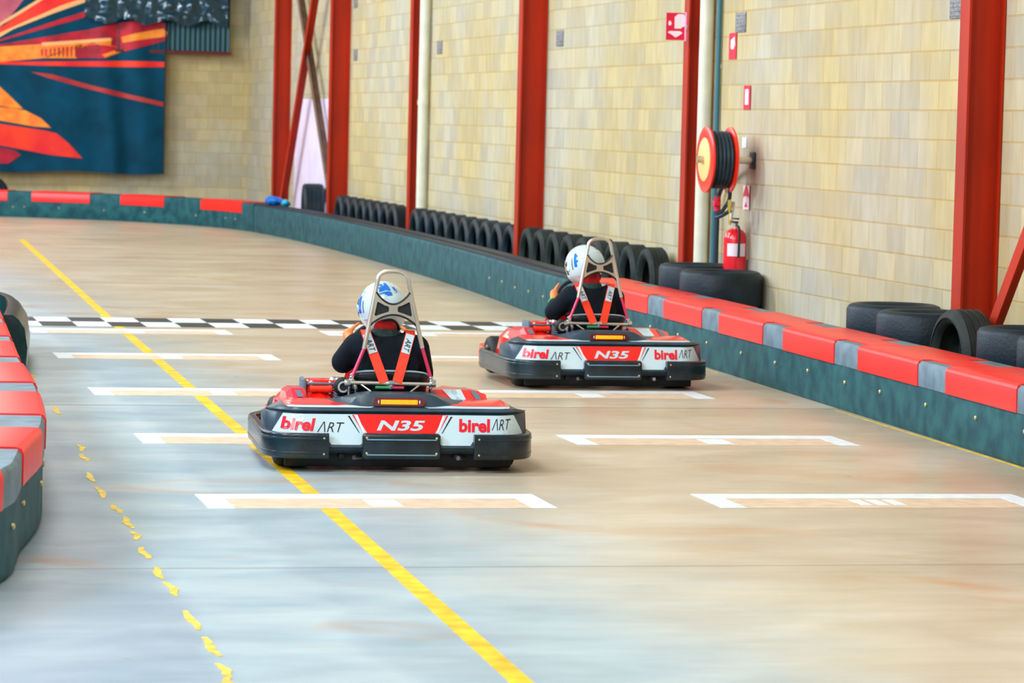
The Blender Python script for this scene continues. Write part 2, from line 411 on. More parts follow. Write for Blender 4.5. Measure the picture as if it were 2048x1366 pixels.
def caps(parent, path, spans, h, d, zlow, two_rows=False):
    """spans = list of (t0, t1, colour) along the path"""
    for t0, t1, c in spans:
        a = MB()
        if c == 'red':
            pr = [(-.012, zlow), (-.014, h-.02), (-.004, h+.004), (.02, h+.012), (d-.02, h+.012), (d+.01, h-.01), (d+.01, h-.06), (d+.002, h-.06), (d, h+.002), (.01, h+.002), (0, h-.02), (0, zlow)]
            path.sweep(a, pr, t0, t1); a.build('red_cap', red_plastic, parent, 50)
        else:
            pr = [(-.006, zlow), (-.007, h-.018), (.01, h+.004), (.07, h+.006), (.07, h+.001), (.01, h-.002), (0, h-.02), (0, zlow)]
            if two_rows: pr = [(-.006, zlow), (-.007, h-.018), (.01, h+.004), (d, h+.006), (d, h+.001), (.01, h-.002), (0, h-.02), (0, zlow)]
            path.sweep(a, pr, t0, t1); a.build('grey_cap', grey_plastic, parent, 50)
            if not two_rows:
                q = [(.075, h+.001), (.075, h+.012), (d*.66, h+.012), (d*.66, h+.001)]
                a = MB(); path.sweep(a, q, t0, t1); a.build('red_cap_strip', red_plastic, parent, 50)
                q = [(d*.67, h+.001), (d*.67, h+.007), (d-.005, h+.007), (d+.008, h-.02), (d+.002, h-.02), (d, h+.001)]
                a = MB(); path.sweep(a, q, t0, t1); a.build('grey_cap_strip', grey_plastic, parent, 50)

# right barrier with red caps
pr_ = Path([(6.20, 10), (6.30, 13), (6.398, 16.6), (6.475, 20), (6.525, 22.5), (6.58, 25), (6.60, 28.0)]); pr_.side = 1
H_, D_ = .43, .44
o = tag(empty('track_barrier', (6.4, 17, 0)), 'long dark barrier with red and grey caps along the right side of the track', 'barrier')
o.location = (0, 0, 0)
a = MB(); pr_.sweep(a, dprof(D_, H_), 0, pr_.len); a.build('barrier_body', barrier_face, o, 50)
sp = []; k0 = 16.72-1.735*3; y = k0
while y < 28:
    a0, a1, a2 = pr_.yparam(max(10.01, y)), pr_.yparam(min(27.98, y+1.22)), pr_.yparam(min(27.98, y+1.735))
    if a1 and a1 > a0: sp.append((a0, a1-.01, 'red'))
    if a2 and a2-a1 > .1: sp.append((a1, a2, 'grey'))
    y += 1.735
caps(o, pr_, sp, H_, D_, .285)
put_bolts(o, pr_, [pr_.yparam(y) for y in (11.2, 12.1, 13, 13.9, 14.8, 15.7, 16.59, 17.4, 18.3, 19.2, 19.95, 20.8, 21.6, 22.5, 23.5, 24.4, 25.3, 26.2, 27.1)], .19, 1)
# far stretch of the right side, no caps
pm = Path([(6.60, 28.0), (6.63, 29.4), (6.84, 33.8), (6.97, 38.8), (7.0, 43.5), (6.93, 47.2), (6.76, 50.3)]); pm.side = 1
o = tag(empty('track_barrier'), 'plain dark teal barrier with no red caps running away behind the two karts', 'barrier')
a = MB(); pm.sweep(a, dprof(.34, .41), .02, pm.len); a.build('barrier_body', barrier_face, o, 50)
a = MB(); pm.sweep(a, [(.02, .411), (.02, .425), (.1, .425), (.1, .411)], .02, pm.len); a.build('top_rail', barrier_dark, o)
a = MB(); pm.sweep(a, [(.15, .411), (.15, .43), (.3, .43), (.3, .411)], .02, pm.len); a.build('top_rail', barrier_dark, o)
put_bolts(o, pm, [.6+.8*k for k in range(6)], .2, 1)
# far end barrier
pf = Path([(6.755, 50.35), (6.50, 51.7), (6.0, 53.0), (5.1, 54.35), (4.2, 55.05), (3.2, 55.6), (1.5, 56.0), (-1, 56.1)]); pf.side = 1
o = tag(empty('track_barrier'), 'red-capped barrier across the far end below the big banner', 'barrier')
a = MB(); pf.sweep(a, dprof(.44, .43), 0, pf.len); a.build('barrier_body', barrier_face, o, 50)
def px_far(x):   # arc length where far barrier crosses a given world x
    for i in range(len(pf.p)-1):
        a_, b2 = pf.p[i], pf.p[i+1]
        if (a_.x-x)*(b2.x-x) <= 0: return pf.s[i]+(x-a_.x)/(b2.x-a_.x+1e-12)*(b2-a_).length
sp = [(pf.yparam(50.95), pf.yparam(52.55), 'red'), (px_far(5.72), px_far(5.10), 'red'), (px_far(4.63), px_far(3.72), 'red'), (px_far(3.33), px_far(2.35), 'red'), (px_far(1.95), px_far(.9), 'red')]
for t0, t1, c in sp:
    a = MB(); pf.sweep(a, [(-.012, .27), (-.014, .41), (.02, .442), (.42, .442), (.45, .42), (.45, .36), (.44, .36), (.44, .432), (.01, .432), (0, .41), (0, .27)], t0, t1); a.build('red_cap', red_plastic, o, 50)
put_bolts(o, pf, [px_far(x) for x in (6.6, 6.5, 6.15, 5.45, 4.85, 4.15, 3.6, 3.42, 2.8, 2.2)], .17, 1)
# left barrier, near the camera
pl = Path([(-1.6, 10.0), (-.5, 10.6), (.3, 11.5), (.74, 12.42), (.865, 13.26), (1.0, 14.1), (1.07, 15.0), (1.13, 16.4), (1.16, 18.1), (1.215, 19.8), (1.28, 21.8), (1.35, 24.2)]); pl.side = -1
o = tag(empty('track_barrier'), 'dark barrier end with bright red caps at the left edge, closest to the camera', 'barrier')
a = MB(); pl.sweep(a, dprof(.62, .43), 0, pl.len, step=.15); a.build('barrier_body', barrier_face, o, 50)
sp = []
g = [(14.66, 14.04), (16.41, 15.85), (18.12, 17.68), (19.77, 19.33), (21.5, 21.04), (23.2, 22.75)]
prev = 13.2
for hi, lo in g:
    sp.append((pl.yparam(prev), pl.yparam(lo)-.01, 'red')); sp.append((pl.yparam(lo), pl.yparam(hi), 'grey')); prev = hi
sp.append((pl.yparam(23.2), pl.len, 'red')); sp.insert(0, (pl.yparam(12.4), pl.yparam(13.19), 'grey'))
sp.insert(0, (pl.yparam(11.3), pl.yparam(12.39), 'red'))
caps(o, pl, sp, .43, .30, .285, True)
inner = Path([(.56, 13.0), (.70, 14.1), (.76, 15.0), (.82, 16.4), (.85, 18.1), (.90, 19.8), (.97, 21.8), (1.04, 24.2)]); inner.side = -1
for y0, y1, c in ((13.0, 13.85, 'red'), (13.85, 14.35, 'grey'), (14.35, 15.65, 'red'), (15.65, 16.15, 'grey'), (16.15, 17.5, 'red'), (17.5, 17.95, 'grey'), (17.95, 19.2, 'red'), (19.2, 19.6, 'grey'), (19.6, 21, 'red'), (21, 21.4, 'grey'), (21.4, 24.1, 'red')):
    a = MB(); inner.sweep(a, [(.01, .431), (.01, .437), (.28, .437), (.28, .431)], inner.yparam(max(13.01, y0)), inner.yparam(y1)-.015)
    a.build(c+'_cap', red_plastic if c == 'red' else grey_plastic, o, 50)
put_bolts(o, pl, [pl.yparam(y) for y in (11.6, 12.1, 12.62, 13.3, 14.1, 14.9, 15.7, 16.5, 17.3)], .2, -1)
pb = Path([(1.44, 22.1), (1.50, 22.8), (1.555, 23.6), (1.57, 24.4), (1.50, 25.0), (1.32, 25.5), (.95, 25.9), (.3, 26.2), (-.8, 26.3)]); pb.side = -1
o = tag(empty('track_barrier'), 'rounded black barrier end poking out at the left frame edge, behind the red caps', 'barrier')
a = MB(); pb.sweep(a, [(.02, 0), (-.02, .06), (-.03, .2), (-.01, .33), (.03, .39), (.07, .42), (.13, .42), (.13, 0)], 0, pb.len, step=.12); a.build('barrier_body', mat('shiny_black_barrier', (14, 50, 50), .25, bump=.3, bscale=14, var=.3, vscale=4), o, 60)
put_bolts(o, pb, [.7, 1.6, 2.5], .3, -1)

# ------------------------------------------------------------------ steel columns and braces
def column(y, cx, label, b=.17, name='steel_column'):
    o = tag(empty(name, (cx, y, 0)), label, 'column', 'red steel columns along the right wall'); d = WX-cx; Hh = 7.0
    MB().box((.008, 0, Hh/2), (.016, b, Hh)).build('flange', oxide, o, 0); MB().box((d-.012, 0, Hh/2), (.014, b, Hh)).build('flange', oxide, o, 0)
    MB().box((d/2-.004, 0, Hh/2), (d-.036, .011, Hh)).build('web', oxide, o, 0)
    MB().box((d/2-.002, 0, .0715), (d+.0-.012, b+.08, .02)).build('base_plate', oxide, o, 0)
    return o
column(20.60, 7.425, 'wide red steel column nearest the camera, at the right edge of the wall', .18)
column(27.88, 7.50, 'red steel column carrying the red sign beside the fire hose reel', .16)
column(34.26, 7.40, 'red steel column rising behind the far kart, second beyond the hose reel', .18)
column(41.36, 7.52, 'slim red steel column with the far cream downpipe beside it', .18)
column(47.17, 7.40, 'red steel column standing right of the crossed braces', .18)
column(53.09, 7.42, 'farthest red steel column, in the corner left of the crossed braces', .18)
def brace(p0, p1, wd, label, mt):
    p0, p1 = Vector(p0), Vector(p1); t = (p1-p0); L_ = t.length; t.normalize()
    n = Vector((1, 0, 0)); s_ = t.cross(n).normalized(); M_ = Matrix.Identity(4)
    for i in range(3): M_[i][0] = n[i]; M_[i][1] = s_[i]; M_[i][2] = t[i]; M_[i][3] = p0[i]
    a = MB(); a.box((0, wd/2, L_/2), (wd, .01, L_), 0, M_); a.box((-wd/2, 0, L_/2), (.01, wd, L_), 0, M_)
    return tag(a.build('diagonal_brace', mt, smooth=0), label, 'brace')
brace((7.46, 19.93, .50), (7.46, 15.6, 5.3), .10, 'red diagonal steel brace leaving the foot of the nearest column at the right frame edge', oxide)
brace((7.50, 52.45, .25), (7.50, 46.6, 6.4), .12, 'red diagonal brace leaning right between the two farthest columns', oxide)
brace((7.56, 47.25, .25), (7.56, 52.7, 4.95), .12, 'grey-brown diagonal brace leaning left, crossing the red one near the top', mat('brown_primer', (120, 92, 76), .6, var=.1))
tag(MB().box((WX-.012, 50.15, 1.06), (.02, 4.3, 2.0)).build('wall_panel', mat('lilac_panel', (232, 222, 244), .6, var=.03, vscale=2), smooth=0), 'pale lilac panel fixed low on the wall behind the crossed braces', 'panel')

# ------------------------------------------------------------------ pipes
def pipe(x, y, r, z0, name, mt, label, collars=()):
    o = tag(empty(name, (x, y, z0)), label, 'pipe')
    MB().tube([(0, 0, 0), (0, 0, 6.9-z0)], r, n=16).build('pipe', mt, o)
    for z in collars: MB().tube([(0, 0, z-z0-.03), (0, 0, z-z0+.03)], r*1.12, n=16).build('collar', mt, o)
    return o
p = pipe(7.605, 27.60, .060, .06, 'downpipe', cream_pipe, 'cream downpipe between the sign-bearing column and the hose reel', (4.2,))
MB().tube([(0, 0, 0), (0, 0, .50)], .066, n=16).build('boot', rubber, p).location = (0, 0, 0)
pipe(7.60, 40.85, .065, .06, 'downpipe', cream_pipe, 'cream downpipe beside the slim far column', (2.0,))
o = tag(empty('water_pipe', (7.65, 27.36, 0)), 'thin teal water pipe running down to the fire hose reel', 'pipe')
MB().tube([(0, 0, 0.06), (0, 0, 6.9)], .022, n=12).build('pipe', teal_pipe, o)
for z in (1.0, 2.3, 3.6): MB().box((.02, 0, z), (.05, .03, .03)).build('bracket', steel, o, 0)

# ------------------------------------------------------------------ tyres
def tyre_mesh(name, R, rim, wd, mt, slick=False):
    h = wd/2; prof = []
    for k in range(9):
        a_ = pi*k/8; prof.append((R-.03+.0*k, h)) if False else None
    pr = [(rim, h-.045), (rim+.012, h-.018), (rim+.05, h-.002), (R-.055, h), (R-.02, h-.012), (R-.004, h-.04)]
    g = []
    for q in (-.055, -.02, .02, .055): g += [(R, q*wd/.2+.007), (R-.007, q*wd/.2+.003), (R-.007, q*wd/.2-.003), (R, q*wd/.2-.007)] if False else []
    tread = []
    for q in (() if slick else (.06, .02, -.02, -.06)):
        q *= wd/.2; tread += [(R, q+.006), (R-.006, q+.003), (R-.006, q-.003), (R, q-.006)]
    out = pr+tread+[(r, -z) for r, z in pr[::-1]]
    inn = [(rim, -h+.045), (rim+.008, -h+.055), (R-.04, -h+.045), (R-.022, 0), (R-.04, h-.045), (rim+.008, h-.055)]
    a = MB(); a.lathe(out+inn, axis='x', n=44, closed=True)
    o = a.build(name, mt, None, 50); me = o.data; bpy.data.objects.remove(o); return me
t_small = tyre_mesh('tyre', .312, .19, .20, tyre_mat)
t_small_d = tyre_mesh('tyre', .312, .19, .20, tyre_dusty)
t_big = tyre_mesh('tyre', .328, .20, .215, tyre_mat)
def tyre(me, loc, rot, label, group=None):
    o = bpy.data.objects.new('tyre', me); COL.objects.link(o); o.location = loc; o.rotation_euler = rot
    return tag(o, label, 'tyre', group)
ords = ['first', 'second', 'third', 'fourth', 'fifth', 'sixth', 'seventh', 'eighth', 'ninth', 'tenth', 'eleventh', 'twelfth']
def row(y0, n, pitch, me, bay, grp):
    for k in range(n):
        tyre(me, (7.50+random.uniform(-.008, .008), y0+k*pitch, .06+.3125), (random.uniform(0, 6.28), 0, random.uniform(-.02, .02)),
             'upright black tyre, %s from the right, %s' % (ords[k], bay), grp)
row(28.82, 9, .6265, t_small_d, 'behind the far kart', 'upright tyres behind the far kart')
row(34.72, 10, .6265, t_small, 'middle row right of the slim column', 'upright tyres in the middle bay')
row(41.86, 8, .6265, t_small, 'distant row left of the slim column', 'upright tyres in the far bay')
tyre(tyre_mesh('tyre', .395, .25, .32, tyre_mat), (7.46, 48.95, .395), (0, 0, -.10), 'single upright tyre seen tread-on, left of the distant row', None)
F_ = (0, pi/2, 0)
def stack(x, y, n, labels, me=t_big, wd=.215, z0=.0):
    for k in range(n): tyre(me, (x+random.uniform(-.01, .01), y, z0+wd/2+k*(wd+.001)), F_, labels[k])
def flats(x, y, top, labels, R=.33):
    stack(x, y, 2, labels, tyre_mesh('tyre', R, R-.12, (top-.002)/2, tyre_mat, True), (top-.002)/2)
flats(7.33, 25.95, .615, ['lower flat tyre beneath the largest flat tyre, below the extinguisher', 'largest flat-lying tyre in front of the fire extinguisher'], .338)
flats(7.325, 26.68, .635, ['lower flat tyre at the left of the extinguisher pair', 'flat-lying tyre half hidden left of the largest flat tyre'])
flats(7.33, 21.56, .60, ['lower tyre of the rear stack before the nearest column', 'flat-lying tyre at the left of the group before the nearest column'])
flats(7.325, 20.92, .59, ['lower tyre of the front stack before the nearest column', 'flat-lying tyre between the left one and the upright tyre'])
tyre(tyre_mesh('tyre', .33, .235, .24, tyre_dusty), (7.235, 19.90, .33), (0, 0, .04), 'upright tyre with open face at the foot of the nearest column', None)
flats(7.33, 19.0, .605, ['lower tyre of the stack right of the upright open tyre', 'flat-lying tyre right of the upright open tyre'])
flats(7.325, 18.28, .60, ['lower tyre of the stack at the right frame edge', 'flat-lying tyre cut by the right frame edge'])
tyre(t_big, (3.12, 57.2, .33), (0, 0, pi/2), 'black tyre top showing above the far barrier at the left frame edge', None)

# ------------------------------------------------------------------ wall vents
for k, (y, z, l) in enumerate(((21.44, 2.64, 'just left of the nearest red column'), (26.78, 2.66, 'above the hose reel'), (33.57, 2.66, 'right of the column behind the tyre rows'),
        (40.23, 2.68, 'right of the far cream downpipe'), (46.6, 2.68, 'right of the distant column by the braces'), (46.69, 3.43, 'topmost, above the distant column vent'))):
    o = tag(empty('wall_vent', (WX, y, z-.1)), 'small grey vent block in the wall, '+l, 'vent', 'grey vent blocks')
    a = MB(); a.box((-.006, 0, .1), (.012, .30, .165), bev=.003); a.build('frame', vent_grey, o)
    a = MB()
    for q in range(5): a.box((-.014, 0, .04+.03*q), (.006, .26, .012))
    a.build('louvres', vent_grey, o, 0)

# ------------------------------------------------------------------ signs
def ring_poly(cx, cy, ro, ri, n=20):
    q = [[cx+ro*cos(2*pi*k/n), cy+ro*sin(2*pi*k/n)] for k in range(n+1)]+[[cx+ri*cos(-2*pi*k/n), cy+ri*sin(-2*pi*k/n)] for k in range(n+1)]
    return q
def sign(name, loc, rz, wd, ht, red_parts, white_polys, label, depth=.004):
    """local plane x-z facing -y"""
    o = tag(empty(name, loc, rz), label, 'sign')
    MB().box((0, 0, ht/2), (wd, depth, ht)).build('board', sign_red, o, 0)
    a = MB()
    for pl_ in white_polys:
        n = len(pl_); f0 = [(x, -depth/2-.0015, z) for x, z in pl_]; b0 = [(x, -depth/2+.0, z) for x, z in pl_]
        a.add(f0+b0, [list(range(n))]+[[i, (i+1) % n, n+(i+1) % n, n+i] for i in range(n)])
    if white_polys: a.build('white_print', sign_white, o, 0)
    return o
# projecting V sign on the column: facing the camera side
hx = 0
pw = [[(-.01, .10), (-.01, .20), (.02, .225), (.07, .225), (.08, .20), (.08, .12), (.05, .11), (.05, .10)],     # reel shape
      [(-.065, .14), (-.06, .165), (-.045, .165), (-.035, .14), (-.045, .125), (-.06, .125)],
      [(-.07, .065), (-.05, .078), (.04, .078), (.06, .062), (.04, .045), (.0, .022), (-.03, .045)]]
s_ = sign('hose_reel_sign', (7.355, 27.70, 2.52), -.10, .165, .235, None, pw, 'red projecting sign with white hose symbol on the column above the downpipe', .006)
MB().box((.085, .012, .118), (.012, .05, .245)).build('white_edge', mat('sign_edge_pink', (250, 190, 240), .4), s_, 0)
MB().box((.10, .09, .118), (.02, .12, .03)).build('bracket', steel, s_, 0)
s_ = sign('wall_sign', (7.672, 27.0, 2.355), -pi/2, .22, .22, None, [[(-.05, .09), (-.05, .16), (.06, .19), (.08, .12), (.03, .08)]], 'small round-topped red and white sign highest on the wall beside the downpipe')
s_ = sign('wall_sign', (7.672, 26.52, 1.93), -pi/2, .19, .2, None, [[(-.05, .04), (-.05, .17), (.05, .17), (.05, .04)]], 'small red rectangular sign with white panel above the hose reel height')
s_ = sign('wall_sign', (7.672, 26.45, 1.10), -pi/2, .18, .2, None, [[(-.09, 0), (-.09, .09), (-.05, .11), (.05, .11), (.09, .09), (.09, 0)], [(-.09, .2), (-.09, .13), (-.02, .2)], [(.09, .2), (.09, .13), (.02, .2)]], 'lowest small sign on the wall, red arrow over white, right of the hose reel')
a = MB(); pp = [(-.035, .03), (0, 0), (.035, .03)]; a.prism([(-.05, .02), (.05, .02), (0, .07)], -.003, .0); s2 = a.build('red_triangle', sign_red, s_, 0); s2.rotation_euler = (pi/2, 0, 0); s2.location = (0, -.004, 0)
tag(MB().box((7.676, 26.57, 1.655), (.006, .13, .09)).build('wall_sticker', mat('sticker_white', (226, 236, 250), .4), smooth=0), 'tiny white sticker on the wall right of the hose reel', 'sticker')

# ------------------------------------------------------------------ fire hose reel
o = tag(empty('fire_hose_reel', (7.36, 26.28, 1.51)), 'red fire hose reel with black hose coiled on it, fixed to the wall', 'hose reel')
def disc(x, name):
    a = MB(); a.lathe([(.11, x-.006), (.20, x-.012), (.255, x-.012), (.272, x-.004), (.272, x+.01), (.25, x+.012), (.11, x+.008)], axis='x', n=44, closed=True)
    return a.build(name, hose_red, o)
disc(-.095, 'side_disc'); disc(.105, 'side_disc')
a = MB(); a.lathe([(0, -.118), (.165, -.118), (.18, -.110), (.18, -.098), (0, -.098)], axis='x', n=40); a.build('centre_plate', cream_disc, o)
a = MB()
for L_ in range(3):
    for k in range(8 if L_ < 2 else 6):
        r = .15+.036*L_; x = (-.066+.034*k+(.017 if L_ % 2 else 0)) if k < 5 else 9
        if x > 1: continue
        a.tube([(x+.0*q, r*cos(q*2*pi/32), r*sin(q*2*pi/32)) for q in range(32)], .0175, n=8, closed=True)
a.build('hose_coil', hose_black, o)
MB().tube([(-.17, 0, 0), (.31, 0, 0)], .03, n=14).build('axle', steel, o)
MB().box((.305, 0, 0), (.02, .12, .14), bev=.004).build('wall_bracket', hose_black, o)
hp = smooth_path([(.10, -.06, -.225), (.11, -.02, -.32), (.06, -.0, -.42), (.0, -.03, -.47), (.02, -.10, -.46), (.1, -.12, -.41)], 6)
MB().tube(hp, .016, n=10).build('hose_tail', hose_black, o)
a = MB(); a.tube([(.02, .02, -.30), (.02, .02, -.42)], .028, n=12); a.box((.0, -.02, -.36), (.05, .07, .04), bev=.006); a.build('valve', mat('valve_red', (220, 10, 50), .4), o)
MB().tube([(.16, .05, -.35), (.13, -.02, -.50)], [.02, .012], n=10).build('nozzle', steel, o)
MB().box((.08, -.13, -.38), (.01, .07, .11), bev=.003).build('tag', olive, o)
MB().tube(smooth_path([(.20, .05, .0), (.26, .45, -.12), (.27, .86, -.3), (.27, .90, -.6), (.27, .90, -1.4)]), .02, n=10).build('feed_pipe', mat('dark_feed_pipe', (14, 40, 52), .4), o)

# ------------------------------------------------------------------ extinguisher
o = tag(empty('fire_extinguisher', (7.57, 26.40, .585)), 'red fire extinguisher with white label hung on the wall below the hose reel', 'fire extinguisher')
a = MB(); a.lathe([(0, 0), (.085, 0), (.096, .012), (.096, .27), (.088, .315), (.06, .345), (.03, .36), (0, .36)], axis='z', n=32); a.build('cylinder', ext_red, o)
lab = MB()
pts = []
for k in range(13):
    t = -2.55+k*1.75/12
    pts.append([(cos(t)*.0975, sin(t)*.0975, .13), (cos(t)*.0975, sin(t)*.0975, .235)])
lab.loft([[Vector(p[0]), Vector(p[1]), Vector(p[1])*1.0+Vector((0, 0, .0)), Vector(p[0])] for p in pts], caps=False); lab.build('label_plate', sign_white, o)
a = MB(); a.tube([(0, 0, .355), (0, 0, .40)], .022, n=12); a.build('valve_neck', steel, o)
a = MB(); a.box((-.005, 0, .41), (.03, .12, .016), bev=.004); a.box((-.005, -.01, .44), (.03, .15, .012), bev=.004); a.build('handle', rubber, o)
MB().tube(smooth_path([(0, -.03, .385), (.0, -.11, .36), (.0, -.12, .25), (0, -.115, .12)], 5), .011, n=8).build('hose', rubber, o)
MB().box((-.03, .07, .43), (.01, .06, .09), bev=.003).build('tag', olive, o)
MB().box((.1, 0, .2), (.02, .06, .2)).build('hanger', steel, o, 0)

# ------------------------------------------------------------------ end wall banner
o = tag(empty('wall_banner', (6.17, WY-.3, .72)), 'large navy banner with red and orange light streaks on the far wall', 'banner')
def fold(x, z):   # cloth folds near the hanging right edge
    return .07*sin((x+.12*z)*9)*math.exp(-((x+.75)/.45)**2)*(1.2-z*.2) + .015*sin(x*5+z)
a = MB(); nx, nz_ = 140, 40; W_, Hh = 7.2, 4.6
vs = []; fs = []
for j in range(nz_+1):
    for i in range(nx+1):
        x = -W_*i/nx; z = Hh*j/nz_; vs.append((x, fold(x, z), z + (.02*sin(x*3) if j == 0 else 0)))
for j in range(nz_):
    for i in range(nx): q = j*(nx+1)+i; fs.append([q, q+1, q+nx+2, q+nx+1])
a.add(vs, fs); cloth = a.build('cloth', navy, o, 180)
def bp(px, py):      # banner position of a photo feature given in a 700x480 corner crop, x and z metres
    # linear map measured on the wall: 1 px = 0.00868 m
    return ((px-331)*.00868 - .0, (349-py)*.00868 - .0*px + (331-px)*.00003)
k = 2.846
def streak(pts, mt, lift, nm='printed_streak'):
    P2 = [bp(x/k, y/k) for x, y in pts]
    bm = bmesh.new(); f = bm.faces.new([bm.verts.new((x, 0, z)) for x, z in P2])
    bmesh.ops.triangulate(bm, faces=[f])
    for _ in range(5):
        es = [e for e in bm.edges if e.calc_length() > .14]
        if not es: break
        bmesh.ops.subdivide_edges(bm, edges=es, cuts=1); bmesh.ops.triangulate(bm, faces=bm.faces[:])
    me = bpy.data.meshes.new(nm); 
    for v in bm.verts: v.co.y = fold(v.co.x, v.co.z)-lift
    for f in bm.faces: f.smooth = True
    bm.to_mesh(me); bm.free(); me.materials.append(mt); q = bpy.data.objects.new(nm, me); COL.objects.link(q); q.parent = o
streak([(-1500, 280), (-1500, -120), (240, -120), (60, 120), (0, 190)], b_pink, .006)
streak([(0, 190), (230, 20), (420, -120), (700, -120), (520, 10), (300, 95), (0, 215), (-1500, 260)], b_red, .008)
streak([(0, 160), (240, 0), (360, -120), (420, -120), (270, 0), (60, 140), (0, 175), (-1500, 240)], b_yellow, .012)
streak([(0, 215), (340, 50), (500, -10), (520, 10), (300, 95), (80, 190), (0, 240), (-1500, 250)], b_yellow, .012)
streak([(0, 255), (330, 130), (500, 70), (510, 100), (420, 130), (150, 215), (0, 262)], b_crimson, .010)
streak([(0, 280), (200, 240), (500, 180), (700, 130), (900, 115), (940, 130), (955, 200), (940, 230), (700, 300), (600, 340), (300, 345), (0, 380)], b_crimson, .009)
streak([(-1500, 260), (0, 292), (240, 270), (640, 225), (640, 252), (420, 275), (440, 345), (250, 350), (0, 380), (-1500, 380)], b_orange, .012)
streak([(690, 215), (780, 190), (930, 158), (955, 180), (945, 205), (820, 225), (700, 248)], b_orange, .013)
streak([(560, 265), (640, 225), (630, 262), (720, 290), (600, 335), (580, 320), (690, 280), (640, 268)], b_orange, .014)
for q in range(9):
    streak([(235+q*24, 300-q*3), (247+q*24, 298-q*3), (245+q*24, 338), (238+q*24, 338)], b_crimson, .015)
streak([(240, 262), (630, 222), (636, 240), (240, 282)], b_yellow, .014)
streak([(-1500, 378), (0, 378), (740, 350), (940, 350), (945, 380), (740, 386), (300, 392), (0, 392), (-1500, 392)], b_red, .011)
streak([(180, 430), (300, 440), (520, 495), (940, 582), (940, 606), (700, 560), (480, 512), (280, 462)], mat('banner_brown', (190, 60, 46), .6, col2=(170, 14, 40), vscale=2), .011)
streak([(-1500, 200), (-1500, 980), (-5, 960), (480, 915), (380, 800), (250, 690), (60, 560), (0, 512)], b_crimson, .009) if False else None
streak([(-1500, 300), (0, 512), (55, 560), (140, 640), (80, 640), (0, 625), (-1500, 600)], b_orange, .012)
streak([(-1500, 610), (0, 632), (150, 648), (240, 690), (300, 745), (200, 740), (0, 710), (-1500, 690)], b_orange, .012)
streak([(-1500, 700), (0, 728), (260, 760), (330, 775), (400, 830), (480, 915), (300, 900), (0, 850), (-1500, 800)], b_red, .012)
streak([(-1500, 810), (0, 860), (100, 880), (130, 905), (60, 955), (0, 955), (-1500, 950)], b_crimson, .012)
MB().tube([(0.01, 0, 0), (.01, 0, 4.6)], .012, n=6).build('edge_cord', rubber, o)

# corrugated hood with crumpled film above the banner's right corner
o = tag(empty('corrugated_box', (6.06, WY-.02, 2.86)), 'dark teal corrugated box hung high on the far wall, right of the banner', 'box')
a = MB(); N_ = 56; ring0 = []; ring1 = []
for i in range(N_+1):
    x = -1.24+2.48*i/N_; yy = -.25+(.012 if i % 2 else -.012); ring0.append(Vector((x, yy, 0.03))); ring1.append(Vector((x, yy, 1.4)))
a.loft([ring0, ring1], closed=False); a.build('corrugated_front', corr, o, 0)
MB().box((0, -.12, .72), (2.5, .22, 1.36)).build('body', corr, o, 0)
MB().box((0, -.13, .0), (2.56, .28, .05)).build('bottom_rail', mat('dark_red_rail', (96, 16, 20), .5), o, 0)
o = tag(empty('plastic_film', (6.0, WY-.38, 3.36)), 'crumpled shiny dark teal plastic film above the far banner', 'plastic sheet')
a = MB(); vs = []; fs = []; nx, nz_ = 60, 26
for j in range(nz_+1):
    for i in range(nx+1):
        x = -1.25+2.5*i/nx; z = 1.1*j/nz_; d = noise.noise(Vector((x*4, 0, z*5)))*.16+noise.noise(Vector((x*11, 3, z*12)))*.05
        vs.append((x, -.06-abs(d), z+(.05*sin(x*9) if j == 0 else 0)))
for j in range(nz_):
    for i in range(nx): q = j*(nx+1)+i; fs.append([q, q+1, q+nx+2, q+nx+1])
a.add(vs, fs); a.build('film', glossy_teal, o, 180)
# blue scrap on the barrier joint
def scrap(loc, r, mt, label):
    a = MB(); a.ellip((0, 0, 0), r, n=10)
    for v in a.v: v += Vector((noise.noise(v*14), noise.noise(v*14+Vector((5, 0, 0))), noise.noise(v*14+Vector((0, 9, 0)))))*.035
    q = a.build('plastic_bag', mt); q.location = loc; return tag(q, label, 'plastic bag')
scrap((7.02, 49.95, .49), (.14, .22, .07), blue_plastic, 'crumpled blue bag on the barrier corner at the far end')
scrap((7.10, 49.25, .48), (.07, .12, .055), cyan_plastic, 'small pale blue bag right of the blue one on the far barrier')

# ------------------------------------------------------------------ the kart (local: x right, y forward, rear at y = 0)
def y0(x):
    a = abs(x); return 0 if a < .50 else .17*((a-.50)/.18)**2
def panel(x, v, lift=0):        # v: 0 bottom, 1 top of the sloped rear panel
    return Vector((x, y0(x)+.048*v-lift*.91, .178+.110*v+lift*.40))
def ztop(x):
    a = abs(x-.0)
    z = .345
    if a < .34: t = max(0, min(1, (.34-a)/.2)); z += .040*(t*t*(3-2*t))
    if a > .56: z -= .5*(a-.56)
    return z
def yd(x): return y0(x)+.055
def deck(x, wv, lift=0):        # w: 0 rear lip, 1 front of deck
    z0, z1 = .318, ztop(x)
    a = abs(x)
    zz = z0+(z1-z0)*(1-(1-wv)**2)
    if a > .62: zz -= (a-.62)*.25
    if a < .30:
        k = max(0, min(1, (.30-a)/.13)); k = k*k*(3-2*k); zz = zz*(1-k)+k*(z0+(z1-z0)*min(1, max(0, (wv-.20)/.10)) if wv > .20 else z0+.004*wv/.2)
    return Vector((x, yd(x)+.26*wv-lift*.1, zz+lift))
